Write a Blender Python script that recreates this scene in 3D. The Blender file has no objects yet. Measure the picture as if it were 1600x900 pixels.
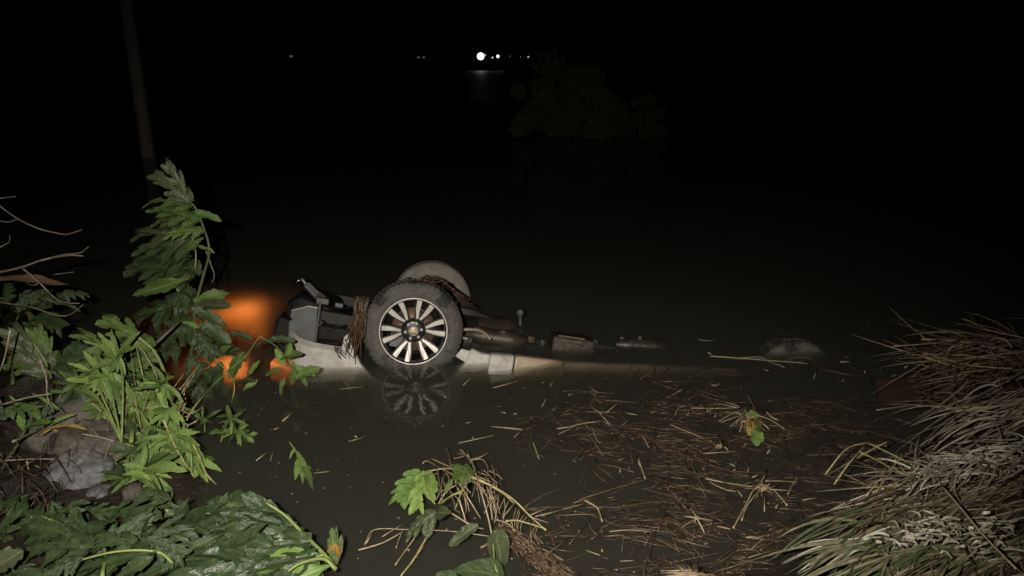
import bpy, math, random
from mathutils import Vector, Matrix, noise

random.seed(7)
R = math.radians
sc = bpy.context.scene
COL = sc.collection

# ------------------------------------------------------------------ camera, sky, torch
FPX, PITCH, CAMH = 1155.0, R(17.4), 2.27
CAM = Vector((0, 0, CAMH))
cd = bpy.data.cameras.new('camera'); cam = bpy.data.objects.new('camera', cd); COL.objects.link(cam)
cam.location = CAM; cam.rotation_euler = (R(90) - PITCH, 0, 0)
cd.sensor_width = 36; cd.lens = FPX / 1600 * 36; cd.clip_end = 5000; cd.clip_start = 0.05
sc.camera = cam

w = bpy.data.worlds.new('World'); sc.world = w; w.use_nodes = True
nt = w.node_tree; bg = nt.nodes['Background']
sky = nt.nodes.new('ShaderNodeTexSky'); sky.sky_type = 'NISHITA'; sky.sun_disc = False
sky.sun_elevation = R(-6); sky.sun_rotation = R(120)
nt.links.new(sky.outputs[0], bg.inputs[0]); bg.inputs[1].default_value = 0.01

# the photographer's hand torch (the only thing that lights the bank), held beside the camera
TORCH_W = 930.0
ld = bpy.data.lights.new('hand_torch', 'SPOT'); torch = bpy.data.objects.new('hand_torch', ld); COL.objects.link(torch)
ld.energy = TORCH_W; ld.spot_size = R(104); ld.spot_blend = 1.0; ld.shadow_soft_size = 0.012; ld.color = (1.0, .93, .82)
torch.location = CAM + Vector((-.26, .02, .10))
torch.rotation_euler = (Vector((-.5, 3.45, 0)) - torch.location).to_track_quat('-Z', 'Y').to_euler()

sc.view_settings.view_transform = 'Standard'; sc.view_settings.look = 'None'
sc.view_settings.exposure = 0; sc.view_settings.gamma = 1
cy = sc.cycles
cy.use_denoising = True; cy.max_bounces = 8; cy.transparent_max_bounces = 12; cy.volume_bounces = 2
cy.caustics_reflective = False; cy.caustics_refractive = False
cy.sample_clamp_indirect = 4

# ------------------------------------------------------------------ pixel helpers (photograph is 1600 x 900)
FW = Vector((0, math.cos(PITCH), -math.sin(PITCH))); UP = Vector((0, math.sin(PITCH), math.cos(PITCH)))
def ray(px, py): return FW + Vector(((px - 800) / FPX, 0, 0)) - UP * ((py - 450) / FPX)
def W(px, py, z=0.0):                      # where the pixel's ray meets height z
    d = ray(px, py); return CAM + d * ((z - CAMH) / d.z)
def D(px, py, y):                          # where the pixel's ray reaches distance y
    d = ray(px, py); return CAM + d * (y / d.y)
def Zm(ox, oy, s): return lambda X, Y: (ox + X / s, oy + Y / s)
def U(a, b): return random.uniform(a, b)

# ------------------------------------------------------------------ materials
def newmat(name):
    m = bpy.data.materials.new(name); m.use_nodes = True
    t = m.node_tree; b = t.nodes['Principled BSDF']
    return m, t, b
def N(t, kind, **kw):
    n = t.nodes.new('ShaderNode' + kind)
    for k, v in kw.items(): setattr(n, k, v)
    return n
def ramp(t, fac, stops, interp='LINEAR'):
    r = N(t, 'ValToRGB'); e = r.color_ramp; e.interpolation = interp
    e.elements[0].position, e.elements[0].color = stops[0][0], (*stops[0][1], 1)
    e.elements[1].position, e.elements[1].color = stops[1][0], (*stops[1][1], 1)
    for p, c in stops[2:]:
        q = e.elements.new(p); q.color = (*c, 1)
    t.links.new(fac, r.inputs[0]); return r.outputs[0]
def mixc(t, a, b, fac, mode='MIX'):
    n = N(t, 'MixRGB', blend_type=mode)
    for s, v in ((0, fac), (1, a), (2, b)):
        if isinstance(v, (int, float)): n.inputs[s].default_value = v
        elif isinstance(v, tuple): n.inputs[s].default_value = (*v, 1)
        else: t.links.new(v, n.inputs[s])
    return n.outputs[0]
def noise_tex(t, scale, detail=4, rough=.6, coord='Object', vec=None):
    n = N(t, 'TexNoise'); n.inputs['Scale'].default_value = scale
    n.inputs['Detail'].default_value = detail; n.inputs['Roughness'].default_value = rough
    if vec is None:
        vec = N(t, 'TexCoord').outputs[coord]
    t.links.new(vec, n.inputs['Vector']); return n.outputs[0]
def bump(t, b, h, strength=.3, dist=.01):
    n = N(t, 'Bump'); n.inputs['Strength'].default_value = strength; n.inputs['Distance'].default_value = dist
    t.links.new(h, n.inputs['Height']); t.links.new(n.outputs[0], b.inputs['Normal'])

def plain(name, col, rough=.5, metal=0.0, col2=None, scale=6, lo=.4, hi=.65, bscale=None, bstr=.3, bdist=.005, spec=.5):
    m, t, b = newmat(name)
    b.inputs['Roughness'].default_value = rough; b.inputs['Metallic'].default_value = metal
    b.inputs['Specular IOR Level'].default_value = spec
    b.inputs['Base Color'].default_value = (*col, 1)
    if col2:
        f = noise_tex(t, scale, 6, .65)
        t.links.new(ramp(t, f, [(lo, col), (hi, col2)]), b.inputs['Base Color'])
    if bscale: bump(t, b, noise_tex(t, bscale, 5, .6), bstr, bdist)
    return m

def leaf_mat(name, c_lo, c_hi, vein, rough=.28, yellow=None):
    m, t, b = newmat(name)
    uv = N(t, 'UVMap'); sep = N(t, 'SeparateXYZ'); t.links.new(uv.outputs[0], sep.inputs[0])
    oi = N(t, 'ObjectInfo')
    n1 = noise_tex(t, 9, 4, .6, vec=N(t, 'TexCoord').outputs['Object'])
    mx = N(t, 'Math', operation='ADD'); mul = N(t, 'Math', operation='MULTIPLY'); mul.inputs[1].default_value = .5
    t.links.new(oi.outputs['Random'], mul.inputs[0]); t.links.new(mul.outputs[0], mx.inputs[0])
    m2 = N(t, 'Math', operation='MULTIPLY'); m2.inputs[1].default_value = .55; t.links.new(n1, m2.inputs[0])
    t.links.new(m2.outputs[0], mx.inputs[1])
    base = ramp(t, mx.outputs[0], [(.2, c_lo), (.8, c_hi)])
    if yellow:
        base = mixc(t, base, yellow, ramp(t, noise_tex(t, 3.0, 3, .6), [(.5, (0, 0, 0)), (.62, (1, 1, 1))]))
    # midrib and side veins
    a = N(t, 'Math', operation='SUBTRACT'); a.inputs[1].default_value = .5; t.links.new(sep.outputs[1], a.inputs[0])
    ab = N(t, 'Math', operation='ABSOLUTE'); t.links.new(a.outputs[0], ab.inputs[0])
    mid = ramp(t, ab.outputs[0], [(.02, (1, 1, 1)), (.06, (0, 0, 0))])
    s1 = N(t, 'Math', operation='MULTIPLY'); s1.inputs[1].default_value = 9.0; t.links.new(sep.outputs[0], s1.inputs[0])
    s2 = N(t, 'Math', operation='MULTIPLY'); s2.inputs[1].default_value = 3.0; t.links.new(ab.outputs[0], s2.inputs[0])
    s3 = N(t, 'Math', operation='SUBTRACT'); t.links.new(s1.outputs[0], s3.inputs[0]); t.links.new(s2.outputs[0], s3.inputs[1])
    fr = N(t, 'Math', operation='FRACT'); t.links.new(s3.outputs[0], fr.inputs[0])
    side = ramp(t, fr.outputs[0], [(.0, (.28, .28, .28)), (.16, (0, 0, 0))])
    vv = mixc(t, mid, side, .5, 'ADD')
    col = mixc(t, base, vein, vv)
    t.links.new(col, b.inputs['Base Color'])
    b.inputs['Specular IOR Level'].default_value = .45 if rough < .335 else .3
    n2 = noise_tex(t, 40, 3, .6)
    t.links.new(ramp(t, n2, [(.3, (rough * .7,) * 3), (.7, (min(1, rough * 1.6),) * 3)]), b.inputs['Roughness'])
    hb = mixc(t, n1, vv, -.35, 'ADD')
    n3 = noise_tex(t, 11, 2, .5)
    hb = mixc(t, hb, n3, .6, 'ADD')
    bump(t, b, hb, .5, .02)
    tr = N(t, 'BsdfTranslucent'); t.links.new(col, tr.inputs['Color'])
    ms = N(t, 'MixShader'); ms.inputs[0].default_value = .22
    out = t.nodes['Material Output']
    t.links.new(b.outputs[0], ms.inputs[1]); t.links.new(tr.outputs[0], ms.inputs[2]); t.links.new(ms.outputs[0], out.inputs[0])
    return m

def blade_mat(name, stops, rough=.45):
    m, t, b = newmat(name)
    uv = N(t, 'UVMap'); sep = N(t, 'SeparateXYZ'); t.links.new(uv.outputs[0], sep.inputs[0])
    c = ramp(t, sep.outputs[0], stops)
    n = noise_tex(t, 30, 4, .6)
    c = mixc(t, c, ramp(t, n, [(.3, (.35, .3, .25)), (.65, (1, 1, 1))]), .8, 'MULTIPLY')
    t.links.new(c, b.inputs['Base Color']); b.inputs['Roughness'].default_value = rough
    return m

M = {}
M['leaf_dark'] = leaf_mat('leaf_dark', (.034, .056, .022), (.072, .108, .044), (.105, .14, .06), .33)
M['leaf_mid'] = leaf_mat('leaf_mid', (.072, .125, .034), (.15, .23, .062), (.2, .27, .095), .34)
M['leaf_light'] = leaf_mat('leaf_light', (.13, .235, .055), (.25, .37, .10), (.32, .41, .15), .36)
M['leaf_olive'] = leaf_mat('leaf_olive', (.055, .072, .034), (.105, .125, .06), (.17, .19, .1), .3)
M['leaf_far'] = leaf_mat('leaf_far', (.05, .062, .024), (.11, .13, .05), (.12, .14, .06), .6)
M['leaf_yellow'] = leaf_mat('leaf_yellow', (.42, .27, .07), (.55, .40, .14), (.6, .48, .2), .5)
M['leaf_turning'] = leaf_mat('leaf_turning', (.07, .12, .035), (.11, .17, .05), (.2, .25, .1), .35, yellow=(.5, .24, .03))
M['leaf_brown'] = leaf_mat('leaf_brown', (.10, .055, .035), (.16, .10, .06), (.2, .13, .08), .6)
M['stem_green'] = plain('stem_green', (.17, .24, .07), .4, col2=(.28, .32, .11), scale=14)
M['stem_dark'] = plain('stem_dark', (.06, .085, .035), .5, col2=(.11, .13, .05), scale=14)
M['straw'] = blade_mat('straw', [(0, (.20, .14, .09)), (.3, (.35, .27, .175)), (.65, (.50, .41, .27)), (.9, (.50, .44, .21)), (1, (.34, .38, .13))])
M['straw_wet'] = blade_mat('straw_wet', [(0, (.075, .043, .03)), (.5, (.16, .10, .065)), (1, (.34, .25, .16))], .35)
M['grass'] = blade_mat('grass', [(0, (.05, .036, .025)), (.35, (.17, .13, .088)), (.6, (.36, .30, .21)), (.8, (.14, .155, .08)), (1, (.07, .105, .045))], .38)
M['grass_pale'] = blade_mat('grass_pale', [(0, (.10, .08, .06)), (.5, (.30, .255, .19)), (1, (.52, .47, .37))], .4)
M['grass_tan'] = blade_mat('grass_tan', [(0, (.10, .07, .045)), (.4, (.24, .18, .12)), (1, (.46, .37, .25))], .5)
M['litter'] = blade_mat('litter', [(0, (.10, .08, .06)), (.5, (.30, .27, .21)), (1, (.62, .58, .48))], .35)
M['twig'] = plain('twig', (.20, .17, .135), .75, col2=(.10, .08, .06), scale=18, bscale=60)
M['soil'] = plain('soil', (.018, .013, .010), .5, col2=(.050, .038, .028), scale=3.5, bscale=14, bstr=.8, bdist=.04)
M['rock'] = plain('rock', (.075, .066, .054), .6, col2=(.17, .15, .125), scale=4.5, bscale=16, bstr=.6, bdist=.02)
M['rock_pale'] = plain('rock_pale', (.105, .105, .105), .5, col2=(.20, .20, .198), scale=5, bscale=18, bstr=.4, bdist=.015)
# truck
def paint_mat():
    m, t, b = newmat('white_paint')
    n = noise_tex(t, 5, 6, .7)
    c = ramp(t, n, [(.5, (.66, .645, .61)), (.64, (.50, .46, .40)), (.78, (.30, .25, .18))])
    t.links.new(c, b.inputs['Base Color']); b.inputs['Roughness'].default_value = .3
    b.inputs['Coat Weight'].default_value = .4; b.inputs['Coat Roughness'].default_value = .1
    return m
M['paint'] = paint_mat()
M['paint_cream'] = plain('cream_paint', (.60, .50, .38), .35, col2=(.52, .40, .27), scale=7)
M['paint_muddy'] = plain('muddy_paint', (.36, .31, .23), .5, col2=(.22, .18, .13), scale=6)
def tyre_mat():
    m, t, b = newmat('tyre_rubber')
    n = noise_tex(t, 7, 5, .6); n2 = noise_tex(t, 40, 4, .6)
    c = ramp(t, n, [(.40, (.028, .027, .026)), (.46, (.105, .098, .088)), (.75, (.15, .14, .125))])
    c = mixc(t, c, ramp(t, n2, [(.35, (.6, .6, .6)), (.6, (1, 1, 1))]), .7, 'MULTIPLY')
    t.links.new(c, b.inputs['Base Color']); b.inputs['Roughness'].default_value = .7
    bump(t, b, n2, .25, .003); return m
M['tyre'] = tyre_mat()
M['tyre_dusty'] = plain('tyre_dusty', (.22, .205, .185), .8, col2=(.30, .28, .25), scale=9, bscale=50, bstr=.2)
M['alloy'] = plain('alloy', (.72, .685, .64), .42, .2, col2=(.40, .34, .27), scale=11, lo=.52, hi=.74, bscale=80, bstr=.08, bdist=.001)
M['rim_black'] = plain('rim_black', (.012, .012, .013), .3, col2=(.035, .032, .028), scale=12)
M['hubcap'] = plain('hub_cap_silver', (.42, .39, .36), .4, .2, col2=(.3, .27, .24), scale=30)
M['disc'] = plain('brake_disc_rust', (.20, .12, .08), .5, .5, col2=(.30, .20, .14), scale=12)
M['chrome'] = plain('chrome', (.75, .75, .74), .15, 1.0)
M['gold'] = plain('gold_emblem', (.75, .52, .2), .3, .8)
M['frame'] = plain('frame_black', (.025, .023, .021), .6, col2=(.085, .072, .056), scale=7, lo=.45, hi=.7, bscale=30)
M['plastic'] = plain('black_plastic', (.008, .008, .008), .6, col2=(.02, .018, .016), scale=6, spec=.25)
M['metal_grey'] = plain('grey_metal', (.15, .16, .175), .42, .35, col2=(.13, .12, .105), scale=8, bscale=30, bstr=.15)
M['mud_metal'] = plain('muddy_metal', (.10, .08, .06), .5, .1, col2=(.17, .13, .09), scale=7, bscale=25)
M['mud_dark'] = plain('wet_muddy_metal', (.032, .025, .019), .42, .1, col2=(.075, .058, .042), scale=9, bscale=25, bstr=.6, bdist=.01)
M['hose'] = plain('tan_hose', (.33, .27, .19), .5, col2=(.22, .17, .11), scale=10)
M['glass'] = plain('dark_glass', (.01, .011, .012), .08)
M['wood_pole'] = plain('pole_concrete', (.20, .175, .155), .85, col2=(.15, .13, .115), scale=3, bscale=30)
M['post_steel'] = plain('galvanised_steel', (.3, .3, .3), .5, .6)
def emit(name, col, s):
    m, t, b = newmat(name); b.inputs['Base Color'].default_value = (*col, 1)
    b.inputs['Emission Color'].default_value = (*col, 1); b.inputs['Emission Strength'].default_value = s; return m
M['headlight'] = emit('headlight_glow', (1, .28, .06), .5)
M['taillight'] = emit('taillight_glow', (1, .16, .03), 30)
M['flood'] = emit('floodlight_glow', (.80, .90, 1), 6)
M['lamp_white'] = emit('lamp_glow', (.85, .95, 1), 1.6)
M['lamp_dim'] = emit('lamp_glow_dim', (.8, .9, 1), .5)
M['lamp_faint'] = emit('lamp_glow_faint', (.75, .85, .9), .07)

def water_mats():
    m = bpy.data.materials.new('muddy_water'); m.use_nodes = True; t = m.node_tree
    t.nodes.remove(t.nodes['Principled BSDF']); out = t.nodes['Material Output']
    tc = N(t, 'TexCoord')
    bp = N(t, 'Bump'); bp.inputs['Strength'].default_value = .22; bp.inputs['Distance'].default_value = .02
    nn = noise_tex(t, 3.2, 4, .55, vec=tc.outputs['Object']); t.links.new(nn, bp.inputs['Height'])
    g = N(t, 'NewGeometry'); dt = N(t, 'VectorMath', operation='DOT_PRODUCT')
    t.links.new(g.outputs['Incoming'], dt.inputs[0]); t.links.new(bp.outputs[0], dt.inputs[1])
    ab = N(t, 'Math', operation='ABSOLUTE'); t.links.new(dt.outputs['Value'], ab.inputs[0])
    om = N(t, 'Math', operation='SUBTRACT'); om.inputs[0].default_value = 1; om.use_clamp = True; t.links.new(ab.outputs[0], om.inputs[1])
    pw = N(t, 'Math', operation='POWER'); pw.inputs[1].default_value = 5; t.links.new(om.outputs[0], pw.inputs[0])
    ma = N(t, 'Math', operation='MULTIPLY_ADD'); ma.inputs[1].default_value = .975; ma.inputs[2].default_value = .025; t.links.new(pw.outputs[0], ma.inputs[0])
    tr = N(t, 'BsdfTransparent'); gl = N(t, 'BsdfGlossy'); gl.inputs['Roughness'].default_value = .03
    t.links.new(bp.outputs[0], gl.inputs['Normal'])
    mx = N(t, 'MixShader'); t.links.new(ma.outputs[0], mx.inputs[0]); t.links.new(tr.outputs[0], mx.inputs[1]); t.links.new(gl.outputs[0], mx.inputs[2])
    t.links.new(mx.outputs[0], out.inputs['Surface'])
    vs = N(t, 'VolumeScatter'); vs.inputs['Color'].default_value = (.97, 1, .9, 1); vs.inputs['Density'].default_value = 1.5; vs.inputs['Anisotropy'].default_value = .15
    va = N(t, 'VolumeAbsorption'); va.inputs['Color'].default_value = (.58, .56, .48, 1); va.inputs['Density'].default_value = 11.0
    ad = N(t, 'AddShader'); t.links.new(vs.outputs[0], ad.inputs[0]); t.links.new(va.outputs[0], ad.inputs[1])
    t.links.new(ad.outputs[0], out.inputs['Volume'])
    return m
M['water'] = water_mats()

# ------------------------------------------------------------------ mesh builder and object helpers
class MB:
    def __init__(s): s.v, s.f, s.uv = [], [], []
    def add(s, vs, fs, uvs=None):
        o = len(s.v); s.v += [tuple(v) for v in vs]
        s.f += [tuple(i + o for i in f) for f in fs]
        if uvs is None: uvs = [(.5, .5)] * len(vs)
        s.uv += uvs
        return s
    def box(s, c, d, m=None):
        x, y, z = d[0] / 2, d[1] / 2, d[2] / 2; c = Vector(c)
        vs = [Vector((a * x, b * y, e * z)) for a in (-1, 1) for b in (-1, 1) for e in (-1, 1)]
        vs = [(m @ q if m else q) + c for q in vs]
        return s.add(vs, [(0, 1, 3, 2), (4, 6, 7, 5), (0, 4, 5, 1), (2, 3, 7, 6), (0, 2, 6, 4), (1, 5, 7, 3)])
    def tube(s, pts, rad, n=6, u=.5, cap=True):
        pts = [Vector(p) for p in pts]; k = len(pts)
        rs = rad if isinstance(rad, (list, tuple)) else [rad] * k
        vs, fs, uvs = [], [], []
        ref = Vector((0.13, .27, .95))
        for i, p in enumerate(pts):
            d = (pts[min(i + 1, k - 1)] - pts[max(i - 1, 0)])
            d = d.normalized() if d.length > 1e-9 else Vector((0, 0, 1))
            if abs(d.dot(ref)) > .95: ref = Vector((.9, .1, .2))
            a = d.cross(ref).normalized(); b = d.cross(a)
            for j in range(n):
                q = 2 * math.pi * j / n
                vs.append(p + (a * math.cos(q) + b * math.sin(q)) * rs[i]); uvs.append((u, j / n))
        for i in range(k - 1):
            for j in range(n):
                fs.append((i * n + j, i * n + (j + 1) % n, (i + 1) * n + (j + 1) % n, (i + 1) * n + j))
        if cap: fs += [tuple(range(n - 1, -1, -1)), tuple(range((k - 1) * n, k * n))]
        return s.add(vs, fs, uvs)
    def lathe(s, prof, n=48, mat=None, close=False):        # prof: (radius, y); axis is local Y
        vs, fs = [], []
        k = len(prof)
        for i in range(n):
            q = 2 * math.pi * i / n
            for r, y in prof: 
                p = Vector((r * math.cos(q), y, r * math.sin(q))); vs.append(mat @ p if mat else p)
        for i in range(n):
            i2 = (i + 1) % n
            for j in range(k if close else k - 1):
                j2 = (j + 1) % k
                fs.append((i * k + j, i2 * k + j, i2 * k + j2, i * k + j2))
        return s.add(vs, fs)
    def prism(s, poly, y0, y1, mat=None):                   # polygon in XZ, extruded along Y
        k = len(poly)
        vs = [Vector((x, y0, z)) for x, z in poly] + [Vector((x, y1, z)) for x, z in poly]
        if mat: vs = [mat @ q for q in vs]
        fs = [tuple(range(k)), tuple(range(2 * k - 1, k - 1, -1))]
        fs += [(i, i + k, (i + 1) % k + k, (i + 1) % k) for i in range(k)]
        return s.add(vs, fs)
    def ribbon(s, pts, wid, nrm, u=.5, fold=.25):           # a folded grass blade or strip
        pts = [Vector(p) for p in pts]; k = len(pts); vs, fs, uvs = [], [], []
        for i, p in enumerate(pts):
            d = (pts[min(i + 1, k - 1)] - pts[max(i - 1, 0)]).normalized()
            sd = d.cross(nrm); sd = sd.normalized() if sd.length > 1e-6 else Vector((1, 0, 0))
            up = sd.cross(d).normalized()
            t = i / (k - 1); ww = wid * (1 - t ** 2.2) * (.55 + .45 * min(1, t * 4)) + .0004
            vs += [p - sd * ww + up * ww * fold, p, p + sd * ww + up * ww * fold]
            uvs += [(u, t), (u, t), (u, t)]
        for i in range(k - 1):
            a = i * 3
            fs += [(a, a + 1, a + 4, a + 3), (a + 1, a + 2, a + 5, a + 4)]
        return s.add(vs, fs, uvs)
    def mesh(s, name, mat, smooth=True):
        me = bpy.data.meshes.new(name); me.from_pydata(s.v, [], s.f)
        ul = me.uv_layers.new(name='UVMap')
        flat = []
        for f in s.f:
            for i in f: flat += s.uv[i]
        ul.data.foreach_set('uv', flat)
        if smooth: me.polygons.foreach_set('use_smooth', [True] * len(me.polygons))
        me.materials.append(M[mat]); me.update(); return me

def link(name, me, parent=None, mat=None):
    o = bpy.data.objects.new(name, me); COL.objects.link(o)
    if parent is not None: o.parent = parent
    if mat is not None: o.matrix_local = mat
    return o
def tag(o, label, cat, group=None):
    o['label'] = label; o['category'] = cat
    if group: o['group'] = group
    return o
def thing(name, loc, label, cat, group=None):
    o = link(name, None); o.location = loc; o.empty_display_size = .1
    return tag(o, label, cat, group)
def wpart(name, mb, mat, th, smooth=True, kind=None):       # builder holds world coordinates; th has no rotation
    L = Vector(th.location); mb.v = [tuple(Vector(v) - L) for v in mb.v]
    o = link(name, mb.mesh(name, mat, smooth), th)
    if kind: o['kind'] = kind
    return o
def sharp(o, ang=35):
    me = o.data
    try: me.set_sharp_from_angle(angle=R(ang))
    except Exception: pass
    return o
def bevel(o, wd=.01, seg=2):
    b = o.modifiers.new('bevel', 'BEVEL'); b.width = wd; b.segments = seg; b.limit_method = 'ANGLE'; b.angle_limit = R(40)
    return o

# ------------------------------------------------------------------ setting: ground and water
def shore(x):
    pts = [(-60, 9), (-6, 6.3), (-3.4, 5.9), (-2.7, 5.3), (-2.2, 4.4), (-1.75, 3.7), (-1.3, 3.0), (-.7, 2.75), (.4, 2.72), (1.2, 2.85), (2.0, 3.3), (3.0, 4.4), (3.9, 5.6), (5, 6.4), (60, 9)]
    for (x0, y0), (x1, y1) in zip(pts, pts[1:]):
        if x0 <= x <= x1: return y0 + (y1 - y0) * (x - x0) / (x1 - x0)
    return 9
def ground_z(x, y):
    d = shore(x) - y
    h = .30 * math.tanh(d * .22) if d > 0 else max(-2.2, d * .62)
    if y < 2.3: h += .42 * min(1, (2.3 - y) / 1.3)
    for bx, by, sx, sy, a in ((2.35, 3.0, .8, .6, .20), (3.3, 4.1, .7, .5, .18), (3.9, 5.3, .8, .5, .10)):
        h += a * math.exp(-((x - bx) / sx) ** 2 - ((y - by) / sy) ** 2)
    if y > 27: h = max(h, -2.2 + 2.40 * min(1, (y - 27) / 6))
    k = 1 if d > -.5 else .3
    return h + k * (.06 * noise.noise(Vector((x * 1.7, y * 1.7, 0))) + .03 * noise.noise(Vector((x * 6, y * 6, 3))))
def ground():
    xs = [-1500, -400, -120, -60, -30, -15, -10] + [-7 + .16 * i for i in range(88)] + [8, 10, 15, 30, 60, 120, 400, 1500]
    ys = [-1500, -300, -60, -20, -8, -3] + [-1 + .16 * i for i in range(56)] + [9, 10, 13, 18, 24, 27, 30, 33, 36, 44, 60, 75, 95, 122, 140, 200, 600, 1500]
    vs = [(x, y, ground_z(x, y)) for y in ys for x in xs]; n = len(xs)
    fs = [(j * n + i, j * n + i + 1, (j + 1) * n + i + 1, (j + 1) * n + i) for j in range(len(ys) - 1) for i in range(n - 1)]
    o = link('ground', MB().add(vs, fs).mesh('ground', 'soil')); o['kind'] = 'structure'; o['label'] = 'dark wet soil of the bank running down under the flood water'
    mb = MB(); mb.box((0, 45, -1.5), (300, 90, 3.0)); 
    o = link('water', mb.mesh('water', 'water', False)); o['kind'] = 'structure'; o['label'] = 'still muddy brown flood water'
ground()

# ------------------------------------------------------------------ leaf shapes (unit length along +X)
def strip(mb, base, ang, L, wd, droop, z0, nu=7, nv=4, tip=1.0, fold=.12, wave=.0, ph=0.0, base_w=.75):
    ca, sa = math.cos(ang), math.sin(ang); vs, fs, uvs = [], [], []
    for i in range(nu + 1):
        s = i / nu
        hw = wd * (base_w + (1 - base_w) * math.sin(min(1, s * 1.6) * math.pi / 2)) * max(0.0, 1 - s ** (3.2 * tip)) ** (.62)
        e0, e1 = (1 + .10 * math.sin(i * 2.4 + ph * 3) + .07 * math.sin(i * 4.9 + ph * 7) - (.28 if math.sin(i * 1.7 + ph * 11) > .965 else 0) for ph in (ph, ph + 2.1))
        for j in range(nv + 1):
            v = j / nv * 2 - 1
            lx, ly = s * L, v * hw * (e0 if v < 0 else e1)
            z = z0 - droop * s * s * L + abs(v) * hw * fold * 2 - .004 + wave * math.sin(s * 9 + ph + v * 2) * abs(v)
            vs.append((base[0] + lx * ca - ly * sa, base[1] + lx * sa + ly * ca, z)); uvs.append((s, (v + 1) / 2))
    k = nv + 1
    for i in range(nu):
        for j in range(nv): fs.append((i * k + j, (i + 1) * k + j, (i + 1) * k + j + 1, i * k + j + 1))
    mb.add(vs, fs, uvs)
def bend(mb, k, tw=0.0):
    out = []
    for x, y, z in mb.v:
        z2 = z - k * x * x; a = tw * x
        out.append((x, y * math.cos(a) - z2 * math.sin(a) * .3, z2 + y * math.sin(a)))
    mb.v = out; return mb
def lobed_leaf(seed, n=4, lobe=.40, wd=.115):
    r = random.Random(seed); mb = MB()
    strip(mb, (0, 0), 0, 1.0, .115, .0, 0.002, 10, 4, 1.0, .10, .006, r.uniform(0, 6), .12)
    for i in range(n):
        t = i / (n - 1) if n > 1 else 0
        for sd in (-1, 1):
            x = .10 + .60 * t + r.uniform(-.03, .03)
            L = lobe * (.72 + .5 * math.sin(math.pi * (.25 + .6 * t))) * r.uniform(.85, 1.12)
            a = sd * R(62 - 26 * t + r.uniform(-7, 7))
            strip(mb, (x, 0), a, L, wd * r.uniform(.85, 1.2), r.uniform(.05, .4), r.uniform(-.004, .006), 10, 4, r.uniform(.45, .85), .14, .016, r.uniform(0, 6), .95)
    bend(mb, r.uniform(.02, .22), r.uniform(-.3, .3)); return mb
def simple_leaf(seed, wd=.2, tip=.8, base_w=.25, k=.2):
    r = random.Random(seed); mb = MB()
    strip(mb, (0, 0), 0, 1.0, wd, 0, 0, 16, 6, tip, .14, wd * .2, r.uniform(0, 6), base_w)
    bend(mb, r.uniform(.4, 1.2) * k, r.uniform(-.4, .4)); return mb
def heart_leaf(seed):
    r = random.Random(seed); mb = MB(); vs, fs, uvs = [], [], []
    nu, nv = 12, 8
    for i in range(nu + 1):
        s = i / nu; hw = .40 * (math.sin(math.pi * min(1, s ** .62)) ** .7) * (1 - .15 * s) + .001
        for j in range(nv + 1):
            v = j / nv * 2 - 1
            vs.append((s - .16 * abs(v) ** 1.5 * (1 - s), v * hw, .16 * abs(v) * hw + .014 * math.sin(s * 14 + 3 * v) * abs(v) - .16 * s * s)); uvs.append((s, (v + 1) / 2))
    k = nv + 1
    for i in range(nu):
        for j in range(nv): fs.append((i * k + j, (i + 1) * k + j, (i + 1) * k + j + 1, i * k + j + 1))
    mb.add(vs, fs, uvs); return bend(mb, .05, r.uniform(-.3, .3))
LEAF = {}
def leafmesh(shape, mat):
    key = (shape, mat)
    if key not in LEAF:
        if shape == 'lobed': LEAF[key] = [lobed_leaf(s, 3 + s % 2).mesh('lobed_leaf', mat) for s in range(6)]
        elif shape == 'oval': LEAF[key] = [simple_leaf(s, .21).mesh('oval_leaf', mat) for s in range(4)]
        elif shape == 'round': LEAF[key] = [simple_leaf(s, .33, .9, .35).mesh('round_leaf', mat) for s in range(3)]
        elif shape == 'narrow': LEAF[key] = [simple_leaf(s, .085, .6, .2, .35).mesh('narrow_leaf', mat) for s in range(4)]
        elif shape == 'heart': LEAF[key] = [heart_leaf(s).mesh('heart_leaf', mat) for s in range(3)]
    return random.choice(LEAF[key])
def leaf(th, shape, mat, b, t, wide=1.0, n=None, roll=None):
    b, t = Vector(b), Vector(t); a = t - b; L = a.length; a.normalize()
    if n is None: n = (CAM - b).normalized() * .75 + Vector((U(-.25, .25), U(-.2, .2), .5 + U(-.2, .3)))
    z = n - a * n.dot(a); z.normalize()
    y = z.cross(a)
    m = Matrix(((a.x * L, y.x * L * wide, z.x * L, b.x), (a.y * L, y.y * L * wide, z.y * L, b.y), (a.z * L, y.z * L * wide, z.z * L, b.z), (0, 0, 0, 1)))
    if roll: m = m @ Matrix.Rotation(roll, 4, 'X')
    o = link('leaf', leafmesh(shape, mat), th, Matrix.Translation(-Vector(th.location)) @ m)
    return o
def blade_pts(a, b, sag, n=6, jit=.01):
    a, b = Vector(a), Vector(b); c = (a + b) / 2 + Vector((U(-jit, jit), U(-jit, jit), sag))
    out = []
    for i in range(n + 1):
        t = i / n; out.append(a * (1 - t) ** 2 + c * 2 * t * (1 - t) + b * t * t)
    return out
def curve(pts, n=5):
    """Catmull-Rom through points"""
    P = [Vector(p) for p in pts]
    if len(P) < 3: return [P[0].lerp(P[-1], i / n) for i in range(n + 1)]
    P = [P[0] * 2 - P[1]] + P + [P[-1] * 2 - P[-2]]; out = []
    for i in range(1, len(P) - 2):
        for k in range(n):
            t = k / n; a, b, c, d = P[i - 1:i + 3]
            out.append(.5 * (2 * b + (c - a) * t + (2 * a - 5 * b + 4 * c - d) * t * t + (3 * b - a - 3 * c + d) * t ** 3))
    out.append(P[-2]); return out
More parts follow.
